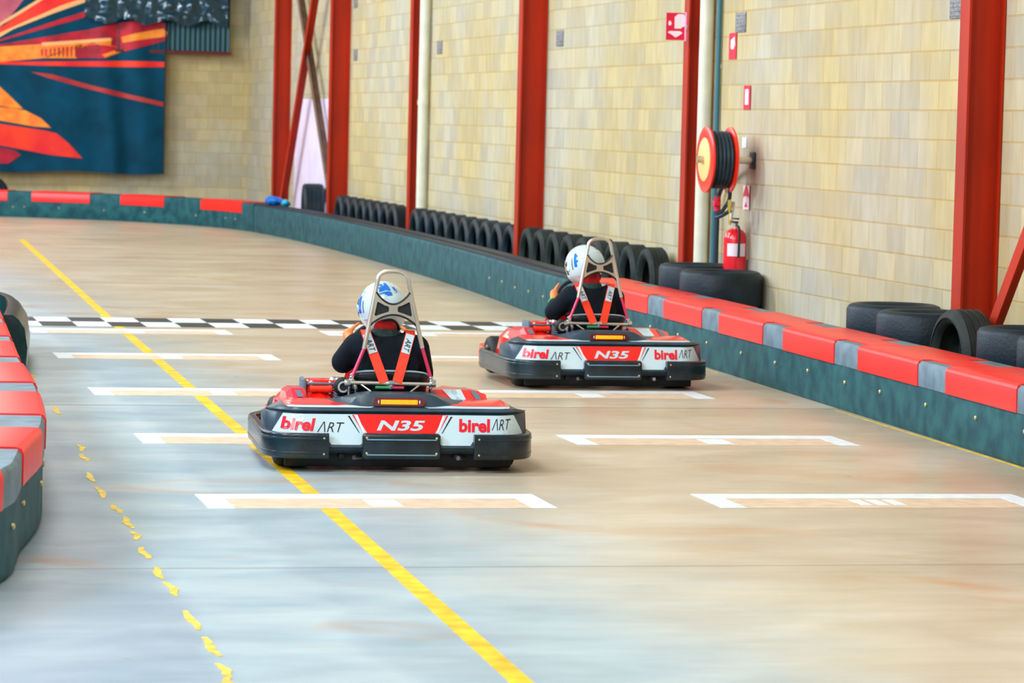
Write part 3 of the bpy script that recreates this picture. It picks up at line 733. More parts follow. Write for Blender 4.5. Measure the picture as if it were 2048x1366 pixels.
def text_mesh(txt, size, shear=0, bold=0, spacing=1.0):
    c = bpy.data.curves.new('t', 'FONT'); c.body = txt; c.size = size; c.shear = shear; c.offset = bold; c.space_character = spacing
    c.align_x = 'LEFT'; c.resolution_u = 3
    t = bpy.data.objects.new('t', c); COL.objects.link(t); bpy.context.view_layer.update()
    me = bpy.data.meshes.new_from_object(t.evaluated_get(bpy.context.evaluated_depsgraph_get())); bpy.data.objects.remove(t); return me
def decal(polys, fn, lift, name, mt, parent, sub=.04):
    bm = bmesh.new()
    for P_ in polys:
        f = bm.faces.new([bm.verts.new((x, v, 0)) for x, v in P_])
    bmesh.ops.triangulate(bm, faces=bm.faces[:])
    for _ in range(5):
        es = [e for e in bm.edges if e.calc_length() > sub]
        if not es: break
        bmesh.ops.subdivide_edges(bm, edges=es, cuts=1); bmesh.ops.triangulate(bm, faces=bm.faces[:])
    for v in bm.verts: v.co = fn(v.co.x, v.co.y, lift)
    bmesh.ops.recalc_face_normals(bm, faces=bm.faces)
    me = bpy.data.meshes.new(name); bm.to_mesh(me); bm.free(); me.materials.append(mt)
    q = bpy.data.objects.new(name, me); COL.objects.link(q); q.parent = parent; return q
def text_decal(txt, x0, x1, v0, v1, fn, lift, name, mt, parent, shear=0, bold=0, tilt=0):
    me = text_mesh(txt, 1, shear, bold)
    xs = [v.co.x for v in me.vertices]; ys = [v.co.y for v in me.vertices]; a, b, c, d = min(xs), max(xs), min(ys), max(ys)
    for v in me.vertices:
        u = (v.co.x-a)/(b-a); q = (v.co.y-c)/(d-c); v.co = fn(x0+(x1-x0)*u, v0+(v1-v0)*q+tilt*u, lift)
    me.materials.clear(); me.materials.append(mt); me.name = name
    o = bpy.data.objects.new(name, me); COL.objects.link(o); o.parent = parent; return o

def make_kart():
    R = empty('go_kart')
    # rear fairing shell
    xs = [-.68+1.36*i/68 for i in range(69)]; rings = []
    for x in xs:
        r = [Vector((x, y0(x)+.03, .095)), panel(x, -.45), panel(x, 0), panel(x, .5), panel(x, 1), panel(x, 1)+Vector((0, .012, .006)),
             Vector((x, yd(x)-.012, .306)), deck(x, 0)]+[deck(x, t) for t in (.1, .195, .25, .31, .45, .7, 1)]
        r += [deck(x, 1)+Vector((0, .02, -.02)), Vector((x, yd(x)+.27, .12)), Vector((x, y0(x)+.12, .10))]
        rings.append(r)
    fair = MB().loft(rings).build('rear_fairing', slate_plastic, R, 35)
    # panel decals
    decal([[(-.655, .12), (-.60, 1.0), (-.20, 1.0), (-.165, .72), (-.175, .0), (-.21, -.35), (-.36, -.35), (-.385, -.02)]], panel, .0015, 'white_decal', kart_white, fair)
    decal([[(.655, .12), (.60, 1.0), (.20, 1.0), (.165, .72), (.175, .0), (.21, -.35), (.36, -.35), (.385, -.02)]], panel, .0015, 'white_decal', kart_white, fair)
    decal([[(-.235, 1.0), (.236, 1.0), (.172, .10), (-.168, .10)]], panel, .0025, 'red_decal', kart_red, fair)
    decal([[(-.175, .08), (.18, .08), (.185, -.03), (-.18, -.03)]], panel, .0022, 'white_decal', kart_white, fair)
    for s in (-1, 1):
        decal([[(s*.272, .93), (s*.262, .93), (s*.212, .18), (s*.216, .18)]], panel, .0028, 'black_stripe', decal_black, fair)
        decal([[(s*.232, .98), (s*.222, .98), (s*.185, .2), (s*.196, .2)]], panel, .0032, 'white_stripe', decal_pink, fair)
        decal([[(s*.250, .98), (s*.241, .98), (s*.2, .25)]], panel, .0030, 'red_stripe', decal_red, fair)
    text_decal('birel', -.615, -.437, .28, .86, panel, .0032, 'red_lettering', decal_red, fair, .22, .04, -.06)
    text_decal('\u039bRT', -.432, -.29, .20, .66, panel, .0032, 'black_lettering', decal_black, fair, .35, -.006)
    text_decal('birel', .303, .467, .24, .84, panel, .0032, 'red_lettering', decal_red, fair, .05, .04)
    text_decal('\u039bRT', .474, .580, .34, .84, panel, .0032, 'black_lettering', decal_black, fair, .35, -.006, .03)
    text_decal('N35', -.124, .128, .28, .74, panel, .0040, 'white_lettering', kart_white, fair, .25, .03)
    # deck decals
    for s in (-1, 1):
        decal([[(s*.15, .02), (s*.575, .02), (s*.585, .17), (s*.13, .17)]], deck, .0025, 'white_stripe', kart_white, fair, .03)
        decal([[(s*.26, .185), (s*.588, .185), (s*.592, .99), (s*.37, .99), (s*.345, .62), (s*.31, .35)]], deck, .0025, 'red_decal', kart_red, fair, .03)
    # tail light
    tl = MB()
    cap = [(.118*1+.017*cos(t), .017*sin(t)) for t in [(-pi/2+pi*q/8) for q in range(9)]]+[(-.118-.017*cos(t), .017*-sin(t)) for t in [(-pi/2+pi*q/8) for q in range(9)]]
    tl.loft([[Vector((x, y_, .348+z*1.25)) for x, z in cap] for y_ in (.098, .16)]); light = tl.build('tail_light', red_lens, R)
    a = MB(); a.box((0, .096, .348), (.19, .006, .023), bev=.002)
    a.build('led_strip', led, light)
    a = MB()
    for q in range(22): a.box((-.0875+q*.00833, .0925, .348), (.0022, .0015, .023))
    a.build('led_divider', red_lens, light, 0)
    for s in (-1, 1): MB().ellip((s*.107, .097, .348), (.004, .002, .010), n=6).build('reflector', kart_white, light)
    # bumper belt running round the rear corners
    def belt_path(s):
        return smooth_path([(s*.375, -.035, 0), (s*.48, -.033, 0), (s*.57, -.020, 0), (s*.638, .03, 0), (s*.677, .12, 0), (s*.688, .25, 0), (s*.688, .5, 0), (s*.685, .8, 0), (s*.68, 1.05, 0), (s*.60, 1.25, 0)], 6)
    def rrect(hw, zc, hh, r=.012):
        out = []
        for cx_, cz, a0 in ((hw-r, hh-r, 0), (-hw+r, hh-r, 90), (-hw+r, -hh+r, 180), (hw-r, -hh+r, 270)):
            for q in range(4): t = radians(a0+q*30); out.append((cx_+r*cos(t), zc+cz+r*sin(t)))
        return out
    def ribbon(mb, pts, sec):
        rings = []
        for i, p in enumerate(pts):
            a_, b_2 = pts[max(0, i-1)], pts[min(len(pts)-1, i+1)]; t = (b_2-a_).normalized(); n = Vector((t.y, -t.x, 0))
            rings.append([p+n*u+Vector((0, 0, z)) for u, z in sec])
        mb.loft(rings)
    for s in (-1, 1):
        bp_ = belt_path(s)
        a = MB(); ribbon(a, bp_, rrect(.022, .135, .064)); pad = a.build('bumper_belt', black_plastic, R, 50)
        for zc in (.172, .100):
            a = MB(); ribbon(a, [p+Vector((0, 0, 0)) for p in bp_[2:-2]], rrect(.0245, zc, .006, .004)); a.build('rib', black_plastic, pad, 60)
        for x_, z_ in ((.40, .175), (.40, .095)): MB().ellip((s*x_, -.058, z_), (.006, .004, .006), n=6).build('bolt', bolt_mat, pad)
    a = MB(); a.box((0, -.022, .135), (.405, .055, .130), bev=.016, seg=3); cp = a.build('centre_bumper_pad', black_plastic, R)
    for z_, h_ in ((.170, .006), (.093, .006)):
        MB().box((0, -.051, z_), (.36, .006, h_), bev=.002).build('rib', mat('worn_plastic_edge', (120, 160, 180), .35), cp)
    for x_ in (-.18, .18):
        for z_ in (.178, .10): MB().ellip((x_, -.050, z_), (.007, .004, .007), n=6).build('bolt', bolt_mat, cp)
    mat('matt_black', (10, 16, 22), .6)
    a = MB(); a.box((0, .10, .062), (1.18, .03, .088), bev=.01); a.build('under_shade', MAT['matt_black'], R)  # dark bar added to stand in for floor shadow and reflection under the tail
    a = MB(); a.box((0, .03, .125), (1.24, .035, .05), bev=.008); a.build('rear_beam', mat('matt_black', (12, 20, 26), .6), R)
    # chassis
    dark = MAT['matt_black']
    a = MB()
    for s in (-1, 1):
        a.tube(smooth_path([(s*.30, .05, .075), (s*.33, .35, .065), (s*.33, .9, .06), (s*.26, 1.35, .06), (s*.22, 1.85, .08)], 5), .015)
        a.tube([(s*.33, .45, .065), (s*.66, .45, .10)], .011); a.tube([(s*.33, 1.1, .065), (s*.64, 1.1, .10)], .011)
        a.tube([(s*.66, .40, .10), (s*.64, 1.15, .10)], .011)
    for y_ in (.10, .35, 1.0, 1.45): a.tube([(-.32, y_, .068), (.32, y_, .068)], .014)
    a.build('chassis', dark, R)
    MB().box((0, 1.15, .048), (.56, .9, .006)).build('floor_tray', dark, R, 0)
    MB().tube([(-.60, .30, .142), (.60, .30, .142)], .018, n=14).build('rear_axle', steel, R)
    for x_, y_, r_, w_ in ((-.535, .30, .14, .19), (.535, .30, .14, .19), (-.50, 1.45, .13, .12), (.50, 1.45, .13, .12)):
        h = w_/2; pr = [(.068, -h), (r_-.035, -h-.004), (r_-.012, -h+.006), (r_, -h+.028), (r_, h-.028), (r_-.012, h-.006), (r_-.035, h+.004), (.068, h)]
        wh = MB().lathe(pr, (x_, y_, r_), 'x', 36, closed=True).build('wheel', rubber, R)
        MB().lathe([(0, -h+.03), (.03, -h+.02), (.066, -h+.004), (.07, -h), (.07, h), (.066, h-.004), (.03, h-.02), (0, h-.03)], (x_, y_, r_), 'x', 24).build('rim', steel, wh)
    a = MB(); a.lathe([(.0, -.01), (.09, -.01), (.09, .01), (0, .01)], (-.1, .30, .142), 'x', 28); a.build('brake_disc', steel, R)
    for x_, q in ((-.24, .05), (.30, .04)): MB().tube([(x_, -.0, .075), (x_+q, .06, .07)], .012).build('exhaust_tip', chrome, R)
    def wing(x_, v_, lf): return Vector((x_, .30+.12*v_-lf*.5, .338+.050*v_+lf))
    def wing_shape(cols, mt):
        w3 = MB(); w3.loft([[Vector((x_, .30, .338+dz)), Vector((x_, .42, .388+dz)), Vector((x_, .72, .376+dz)), Vector((x_, .78, .33+dz)), Vector((x_, .60, .29)), Vector((x_, .34, .30))] for x_, dz in cols])
        return w3.build('pod_wing', mt, R, 20)
    # side pods
    for s in (-1, 1):
        rings = []
        for t in range(13):
            y_ = .50+.74*t/12; e = sin(pi*min(1, max(0, t/12)))**.35 if 0 < t < 12 else .55
            xi, xo = s*.30, s*(.38+.215*e); zt = .30+.065*e-(.10 if t > 9 else 0)*((t-9)/3)**2
            rings.append([Vector((xi, y_, .10)), Vector((xo, y_, .10)), Vector((xo+s*.01, y_, .18)), Vector((xo-s*.015, y_, zt-.07)), Vector((xo-s*.07, y_, zt-.015)), Vector((xi+s*.06, y_, zt)), Vector((xi, y_, zt-.02))])
        if s < 0: rings = rings[::-1]
        pod = MB().loft(rings).build('side_pod', kart_red, R, 30)
        if s > 0:
            # raised wing with the white zigzag
            wing_shape([(.185, -.012), (.215, 0), (.43, 0), (.50, -.022)], kart_red)
            z3 = [(.265, .98), (.305, .10), (.325, .10), (.335, .42), (.36, .06), (.38, .06), (.365, .98), (.335, .98), (.345, .66), (.327, .45), (.312, .58), (.31, .98)]
            decal([z3], wing, .003, 'white_zigzag', kart_white, R, .05)
            decal([[(.415, .90), (.432, .95), (.455, .55), (.46, .15), (.43, .15)]], wing, .003, 'grey_patch', decal_grey, R, .05)
            decal([[(.20, .9), (.212, .95), (.25, .05), (.232, .05)]], wing, .003, 'grey_patch', decal_grey, R, .05)
        else:
            wing_shape([(-.56, -.02), (-.53, 0), (-.47, 0), (-.455, -.01)], mat('kart_crimson', (224, 14, 50), .25, coat=.4))
            decal([[(-.515, .75), (-.485, .75), (-.475, .2), (-.505, .2)]], wing, .003, 'grey_patch', decal_grey, R, .05)
    # red cover with a carrying bar on the left
    a = MB(); a.box((-.355, .72, .338), (.165, .16, .15), bev=.022, seg=3); box = a.build('fuel_cover', kart_red, R)
    for s in (-1, 1):
        a = MB(); a.box((-.355+s*.088, .71, .342), (.022, .19, .155), bev=.008); a.build('side_plate', grey_plastic, box)
        a = MB(); a.box((-.355+s*.05, .633, .375), (.014, .02, .07), bev=.004); a.build('strap', kart_white, box)
    MB().tube([(-.415, .618, .368), (-.295, .618, .368)], .018, n=14).build('carry_bar', belt, box)
    MB().tube([(-.43, .625, .394), (-.28, .625, .394)], .007, n=10).build('trim_bar', decal_grey, box)
    # engine on the left of the seat
    eng = MB(); eng.box((-.245, .50, .24), (.13, .20, .16), bev=.01)
    eng = eng.build('engine', dark, R)
    a = MB()
    for q in range(5): a.box((-.245, .50, .330+q*.014), (.10, .16, .004), bev=.001)
    a.build('cooling_fins', decal_grey, eng)
    MB().lathe([(0, -.02), (.035, -.02), (.048, -.008), (.048, .014), (0, .014)], (-.262, .40, .40), 'y', 24).build('air_filter', rubber, eng)
    MB().lathe([(.02, -.006), (.030, -.006), (.030, 0), (.02, 0)], (-.262, .377, .40), 'y', 20, closed=True).build('filter_ring', chrome, eng)
    MB().tube([(-.245, .50, .32), (-.245, .50, .42)], .042, n=14).build('cylinder_head', dark, eng)
    MB().lathe([(0, 0), (.035, 0), (.042, .012), (.035, .024), (0, .024)], (-.275, .56, .41), 'z', 18).build('filter_cap', chrome, eng)
    a = MB(); a.tube(smooth_path([(-.24, .42, .40), (-.22, .37, .44), (-.20, .36, .40), (-.19, .38, .33)], 4), .012); a.build('coil_pipe', chrome, eng)
    for q in range(5): MB().ellip((-.255+.012*(q % 2), .40, .34+.022*q), (.009, .008, .006), n=6).build('bolt', chrome, eng)
    # front bodywork
    rings = []
    for t in range(11):
        x_ = -.56+1.12*t/10; e = 1-(abs(x_)/.56)**3
        yb = 1.72+.22*e
        rings.append([Vector((x_, 1.58, .09)), Vector((x_, 1.56, .17+.03*e)), Vector((x_, 1.70, .19+.03*e)), Vector((x_, yb, .15)), Vector((x_, yb+.02, .10)), Vector((x_, yb-.02, .07))])
    nose = MB().loft(rings).build('front_fairing', kart_red, R, 30)
    a = MB(); a.tube(smooth_path([(-.5, 1.66, .13), (-.35, 1.90, .13), (0, 1.98, .13), (.35, 1.90, .13), (.5, 1.66, .13)], 6), .03); a.build('front_bumper', black_plastic, R)
    a = MB(); a.loft([[Vector((x_*w_, y_, z_)) for x_ in (-1, -.5, 0, .5, 1)] for w_, y_, z_ in ((.11, 1.18, .52), (.13, 1.30, .46), (.15, 1.42, .36), (.14, 1.50, .24))], closed=False)
    npnl = a.build('steering_panel', kart_red, R); sm = npnl.modifiers.new('solid', 'SOLIDIFY'); sm.thickness = .008
    # seat
    vs = []; fs = []; nu, nv = 20, 24
    for j in range(nv+1):
        v = j/nv
        for i in range(nu+1):
            u = -1+2*i/nu
            if v < .45:
                t = v/.45; yy, zz, hw = .80-.34*t, .10+.0*t, .16+.01*t; side = abs(u)**4*.13*(.5+.5*t); bk = 0
            else:
                t = (v-.45)/.55; yy, zz, hw = .46-.085*t**.8-.0, .10+.385*t, .175+.040*t; side = -.035*abs(u)**3*t; bk = abs(u)**3*(.15-.10*t)
            x_ = hw*(sin(u*pi/2)*.97)
            vs.append((x_-.015, yy+bk, zz+side*(1 if v < .45 else 1)+(.13*abs(u)**4*(1-(v-.45)/.55) if v >= .45 else 0)))
    for j in range(nv):
        for i in range(nu): q = j*(nu+1)+i; fs.append([q, q+1, q+nu+2, q+nu+1])
    a = MB(); a.add(vs, fs); seat = a.build('seat', mat('seat_shell', (12, 24, 32), .3), R, 180); sm = seat.modifiers.new('solid', 'SOLIDIFY'); sm.thickness = .008; sm.offset = 0
    rimp = [Vector(v) for v in vs[nv*(nu+1)+1:(nv+1)*(nu+1)-1]]
    MB().tube([p+Vector((0, -.004, 0)) for p in rimp], .0055, n=8).build('seat_rim', mat('seat_rim_edge', (150, 176, 186), .35), seat)
    # crossbar, hoop, headrest
    cb = MB().tube([(-.245, .345, .425), (.205, .345, .420)], .0105, n=12).build('belt_crossbar', steel, R)
    for x_ in (-.245, .205): MB().lathe([(0, -.016), (.019, -.016), (.022, 0), (.019, .016), (0, .016)], (x_, .345, .424), 'x', 14).build('clamp', chrome, cb)
    a = MB(); a.lathe([(0, -.022), (.016, -.022), (.018, 0), (.016, .022), (0, .022)], (-.018, .336, .424), 'x', 12); a.box((-.018, .33, .412), (.018, .02, .035), bev=.004); a.build('centre_clamp', chrome, cb)
    MB().tube([(-.098, .332, .402), (-.025, .332, .402)], .0085, n=10).build('spring_sleeve', green_mat, cb)
    MB().tube([(-.022, .332, .402), (.052, .332, .401)], .0085, n=10).build('spring_sleeve', pink_tube, cb)
    for s in (-1, 1):
        MB().tube([(-.018+s*.16, .345, .42), (-.018+s*.06, .30, .352)], .005, n=8).build('stay_rod', steel, R)
        MB().tube([(-.018+s*.215, .352, .41), (-.018+s*.215, .37, .30), (-.018+s*.20, .40, .10)], .010, n=8).build('seat_stay', chrome, R)
    hoop = []
    L0, L1, L2 = Vector((-.222, .352, .445)), Vector((-.158, .370, .598)), Vector((-.096, .385, .925))
    R0, R1, R2 = Vector((.198, .352, .445)), Vector((.150, .370, .605)), Vector((.076, .385, .925))
    arc = []
    for p_, q_ in ((L2, 1), (R2, -1)): pass
    top = smooth_path([L1.lerp(L2, .9), L2, Vector((-.085, .386, .972)), Vector((-.055, .387, .995)), Vector((-.01, .387, 1.0)), Vector((.035, .387, .995)), Vector((.064, .386, .972)), R2, R1.lerp(R2, .9)], 5)
    hp_ = MB().tube([L1]+[L1.lerp(L2, .5)]+top+[R1.lerp(R2, .5), R1], .0118, n=12).build('head_hoop', steel, R)
    MB().tube([L0, L1], .0095, n=10).build('hoop_leg', pink_tube, hp_); MB().tube([R0, R1], .0095, n=10).build('hoop_leg', pink_tube, hp_)
    for p_ in (L0, R0): MB().box((p_.x, p_.y, p_.z), (.022, .02, .03), bev=.004).build('clevis', chrome, hp_)
    # headrest plate: X shape with two cut-outs
    def pz(x_, z_): return Vector((x_, .376, z_))
    ou = []; N2 = 14
    xl = lambda z_: -.158+(z_-.598)/(.327)*.062+.004; xr = lambda z_: .150-(z_-.605)/(.32)*.074-.004
    zt, zb = .890, .716
    for q in range(N2+1):
        t = q/N2; x_ = xl(zt)+(xr(zt)-xl(zt))*t; ou.append((x_, zt-.062*sin(pi*t)**.8))
    for q in range(7): t = (q+1)/8; z_ = zt+(zb-zt)*t; ou.append((xr(z_), z_))
    for q in range(N2+1):
        t = 1-q/N2; x_ = xl(zb)+(xr(zb)-xl(zb))*t; ou.append((x_, zb+.060*sin(pi*t)**.8))
    for q in range(7): t = (q+1)/8; z_ = zb+(zt-zb)*t; ou.append((xl(z_), z_))
    cxm = -.007
    h1 = [(-.094, .835), (-.090, .842), (-.050, .822), (-.034, .818), (-.030, .812), (-.030, .795), (-.035, .789), (-.060, .782), (-.100, .768), (-.106, .772)]
    h2 = [(2*cxm-x_, z_) for x_, z_ in h1][::-1]
    bm = bmesh.new()
    es = []
    for loop in (ou, h1, h2):
        vv = [bm.verts.new(pz(*p_)) for p_ in loop]
        for i in range(len(vv)): es.append(bm.edges.new((vv[i], vv[(i+1) % len(vv)])))
    bmesh.ops.triangle_fill(bm, edges=es, use_beauty=True)
    def inside(pt, poly):
        r = False
        for i in range(len(poly)):
            (x1, z1), (x2, z2) = poly[i], poly[i-1]
            if (z1 > pt[1]) != (z2 > pt[1]) and pt[0] < (x2-x1)*(pt[1]-z1)/(z2-z1)+x1: r = not r
        return r
    bad = [f for f in bm.faces if inside((f.calc_center_median().x, f.calc_center_median().z), h1) or inside((f.calc_center_median().x, f.calc_center_median().z), h2) or not inside((f.calc_center_median().x, f.calc_center_median().z), ou)]
    bmesh.ops.delete(bm, geom=bad, context='FACES')
    bmesh.ops.recalc_face_normals(bm, faces=bm.faces)
    me = bpy.data.meshes.new('headrest_plate'); bm.to_mesh(me); bm.free(); me.materials.append(steel)
    hr = bpy.data.objects.new('headrest_plate', me); COL.objects.link(hr); hr.parent = R; sm = hr.modifiers.new('solid', 'SOLIDIFY'); sm.thickness = .010; sm.offset = 0
    te = [pz(*p_) for p_ in ou[:N2+1]]; be = [pz(*p_) for p_ in ou[N2+8:2*N2+9]]
    MB().tube(te, .0065, n=8).build('rubber_edge', rubber, hr); MB().tube(be, .0065, n=8).build('rubber_edge', rubber, hr)
    for h_ in (h1, h2):
        cx_ = sum(p_[0] for p_ in h_)/len(h_); cz_ = sum(p_[1] for p_ in h_)/len(h_)
        MB().loft([[pz(cx_+(x_-cx_)*g_, cz_+(z_-cz_)*g_)+Vector((0, d_, 0)) for x_, z_ in h_] for g_, d_ in ((1.12, .007), (1.0, .022))]).build('foam_pad', rubber, hr)
    # steering wheel
    c = Vector((-.015, .92, .55)); uu = Vector((0, .5, .866)); xx = Vector((1, 0, 0))
    sw = MB().tube([c+xx*.155*cos(t*2*pi/36)+uu*.155*sin(t*2*pi/36) for t in range(36)], .013, n=10, closed=True).build('steering_wheel', rubber, R)
    a = MB()
    for t in (90, 210, 330): a.tube([c, c+xx*.15*cos(radians(t))+uu*.15*sin(radians(t))], .008)
    a.build('spokes', steel, sw); MB().tube([c, Vector((-.015, 1.45, .12))], .010).build('steering_column', steel, R)
    # pedals
    for s in (-1, 1): MB().box((s*.14, 1.60, .16), (.06, .015, .10), bev=.004).build('pedal', steel, R)
    # harness belts
    for tx, bx_, lab_ in ((-.140, -.052, -1), (.094, .016, 1)):
        top_ = Vector((tx, .435, .672)); bot = Vector((bx_, .336, .428)); pts = [bot, bot.lerp(top_, .33), bot.lerp(top_, .60)]; col_ = pts
        def belt_mesh(pl_, nm, mt, par, wd=.026, th=.0025):
            rings = []
            for i, p_ in enumerate(pl_):
                a_, b_2 = pl_[max(0, i-1)], pl_[min(len(pl_)-1, i+1)]; t_ = (b_2-a_).normalized()
                n_ = Vector((1, 0, 0)); n_ = (n_-t_*n_.dot(t_)).normalized(); f_ = n_.cross(t_)
                rings.append([p_-n_*wd+f_*th, p_+n_*wd+f_*th, p_+n_*wd-f_*th, p_-n_*wd-f_*th])
            return MB().loft(rings).build(nm, mt, par, 30)
        full = [bot, bot.lerp(top_, .5), top_, top_+Vector((0, .035, .016)), top_+Vector((.0, .09, .0)), Vector((tx*.9, .585, .58)), Vector((tx*.7, .59, .45)), Vector((tx*.4, .60, .33))]
        hb = belt_mesh(full, 'harness_belt', belt, R)
        lb = belt_mesh([bot.lerp(top_, .60)+Vector((0, -.004, .001)), bot.lerp(top_, .99)+Vector((0, -.004, .001))], 'belt_label', kart_white, hb, .022)
        for ex in (-1, 1):
            pass
        # ART lettering running up the label
        me = text_mesh('ART', 1, .3, 0); ys = [v.co.y for v in me.vertices]; xs_ = [v.co.x for v in me.vertices]; A_, B_, C_, D2 = min(xs_), max(xs_), min(ys), max(ys)
        t_ = (top_-bot).normalized(); n_ = Vector((1, 0, 0)); n_ = (n_-t_*n_.dot(t_)).normalized(); o_ = bot.lerp(top_, .63)+Vector((0, -.0095, .003))
        for v in me.vertices:
            uq = (v.co.x-A_)/(B_-A_); q = (v.co.y-C_)/(D2-C_)
            v.co = o_+t_*((1-uq) if lab_ > 0 else 1-uq)*.072+n_*(q-.5)*.030
        me.materials.clear(); me.materials.append(decal_black); me.name = 'black_lettering'; to = bpy.data.objects.new('black_lettering', me); COL.objects.link(to); to.parent = hb
    return R
kart = make_kart()
kart.location = (2.962, 16.333, 0); kart.rotation_euler = (0, 0, radians(-3.2))
tag(kart, 'nearer red, white and black go-kart in the middle of the track, on the yellow line', 'go-kart', 'go-karts')
kart.scale = (.982, 1, 1)
kart2 = copy_tree(kart)
kart2.location = (5.322, 21.462, 0); kart2.rotation_euler = (0, 0, radians(0.5))
tag(kart2, 'farther red, white and black go-kart beside the right-hand barrier', 'go-kart', 'go-karts')

# ------------------------------------------------------------------ the drivers (kart coordinates)
def bake(o, name, mt, parent, voxel, smooth_it=6, dec=None):
    r = o.modifiers.new('r', 'REMESH'); r.mode = 'VOXEL'; r.voxel_size = voxel; r.use_smooth_shade = True
    s = o.modifiers.new('s', 'SMOOTH'); s.iterations = smooth_it; s.factor = .5
    bpy.context.view_layer.update()
    me = bpy.data.meshes.new_from_object(o.evaluated_get(bpy.context.evaluated_depsgraph_get())); bpy.data.objects.remove(o)
    me.name = name; me.materials.clear(); me.materials.append(mt)
    for p in me.polygons: p.use_smooth = True
    q = bpy.data.objects.new(name, me); COL.objects.link(q)
    if parent is not None: q.parent = parent
    return q
def limb(mb, pts, rs, n=14):
    for (a_, ra), (b_2, rb) in zip(list(zip(pts, rs)), list(zip(pts, rs))[1:]):
        a_, b_2 = Vector(a_), Vector(b_2); mb.tube([a_, b_2], [ra, rb], n=n)
    for p_, r_ in zip(pts, rs): mb.ellip(p_, (r_, r_, r_), n=7)
def torso(mb, secs, g=0, n=24):
    mb.loft([[Vector((cx_+(rx+g)*cos(2*pi*k/n), cy_+(ry+g)*sin(2*pi*k/n), z_)) for k in range(n)] for cx_, cy_, z_, rx, ry in secs])
def make_driver(loc, rz, label, head_c, head_tilt, head_yaw, blue_spots, far=False):
    Lsh, Lel, Lwr = (-.180, .485, .603), (-.240, .575, .515), (-.165, .855, .575)
    Rsh, Rel, Rwr = (.135, .49, .600), (.185, .600, .455), (.115, .845, .565)
    if far: Lel, Lwr = (-.272, .60, .485), (-.215, .85, .535)
    secs = [(-.02, .52, .15, .150, .115), (-.02, .49, .25, .150, .110), (-.02, .475, .36, .145, .098), (-.022, .475, .48, .158, .098), (-.025, .480, .56, .165, .092), (-.028, .485, .61, .140, .078), (-.03, .49, .645, .085, .062), (-.032, .495, .67, .055, .052)]
    neck = Vector((-.034, .505, .68)); hc = Vector(head_c)
    b = MB(); torso(b, secs, -.016)
    limb(b, [neck-Vector((0, 0, .05)), neck, hc-Vector((0, 0, .05))], [.055, .052, .055])
    b.ellip(hc+Vector((0, .005, -.005)), (.078, .095, .105), n=12)
    fd = Vector((-sin(head_yaw), cos(head_yaw), 0))
    b.ellip(hc+fd*.098+Vector((0, 0, -.02)), (.012, .016, .022), n=6)
    b.ellip(hc+fd*.07+Vector((0, 0, -.075)), (.035, .03, .03), n=6)
    limb(b, [Lsh, Lel, Lwr], [.040, .035, .024]); limb(b, [Rsh, Rel, Rwr], [.040, .035, .024])
    hips = [(-.11, .56, .18), (.08, .56, .18)]; knees = [(-.19, .98, .33), (.16, .98, .33)]; ank = [(-.17, 1.36, .15), (.14, 1.36, .15)]; toe = [(-.16, 1.50, .20), (.13, 1.50, .20)]
    for q in range(2): limb(b, [hips[q], knees[q], ank[q]], [.070, .048, .034]); limb(b, [ank[q], toe[q]], [.034, .026])
    # hands gripping the wheel rim
    c = Vector((-.015, .92, .55)); uu = Vector((0, .5, .866)); nn = Vector((0, -.866, .5))
    for ang, wr, sg in ((168 if far else 152, Lwr, 1), (22, Rwr, -1)):
        an = radians(ang); o_ = Vector((cos(an), 0, 0))+uu*sin(an); t_ = (Vector((-sin(an), 0, 0))+uu*cos(an))*-sg; g_ = c+o_*.155
        wr = Vector(wr); pc = g_+o_*.028+nn*.018
        limb(b, [wr, wr.lerp(pc, .5), pc], [.023, .025, .026], 10)
        b.ellip(pc, (.030, .028, .034), n=8)
        for k_, off in enumerate((-.031, -.010, .011, .030)):
            ln = (.9, 1.05, 1.0, .82)[k_]; k0_ = pc+t_*off*1.05-nn*.012+o_*.004
            limb(b, [k0_, g_+t_*off+o_*.026*ln-nn*.020, g_+t_*off+o_*.004-nn*.030*ln, g_+t_*off-o_*.022*ln-nn*.016], [.0110, .0100, .0092, .0082], 8)
        th0 = pc+t_*.018+nn*.010; limb(b, [th0, th0+t_*.034+nn*.008-o_*.012, th0+t_*.064-o_*.024+nn*.002], [.013, .0115, .0095], 8)
    body = bake(b.build('person', skin), 'person', skin, None, .0075, 4)
    body.location = loc; body.rotation_euler = (0, 0, rz); tag(body, label, 'person')
    # jacket
    b = MB(); torso(b, secs[:-1]+[(-.032, .495, .665, .066, .06)], .004)
    limb(b, [(-.12, .485, .60), Lsh, Lel, Vector(Lel).lerp(Vector(Lwr), .9)], [.078, .072, .063, .036]); limb(b, [(.07, .485, .605), Rsh, Rel, Vector(Rel).lerp(Vector(Rwr), .9)], [.075, .066, .056, .036])
    for k_ in range(0):   # soft wrinkles in the sleeves and waist
        z_ = .30+.03*k_; b.tube(smooth_path([(-.14, .395+.004*(k_ % 3), z_), (-.02, .374, z_+.012*((k_*7) % 3-1)), (.10, .395, z_)], 4), .008, n=6)
    bake(b.build('jacket', suit), 'jacket', suit, body, .009, 8)
    # trousers and shoes
    b = MB(); torso(b, [(-.02, .53, .13, .150, .12), (-.02, .52, .20, .155, .12), (-.02, .50, .26, .150, .11)])
    for q in range(2): limb(b, [hips[q], knees[q], Vector(knees[q]).lerp(Vector(ank[q]), .9)], [.085, .062, .050])
    bake(b.build('trousers', suit), 'trousers', mat('dark_trousers', (20, 30, 44), .85, bump=.4, bscale=25), body, .01, 6)
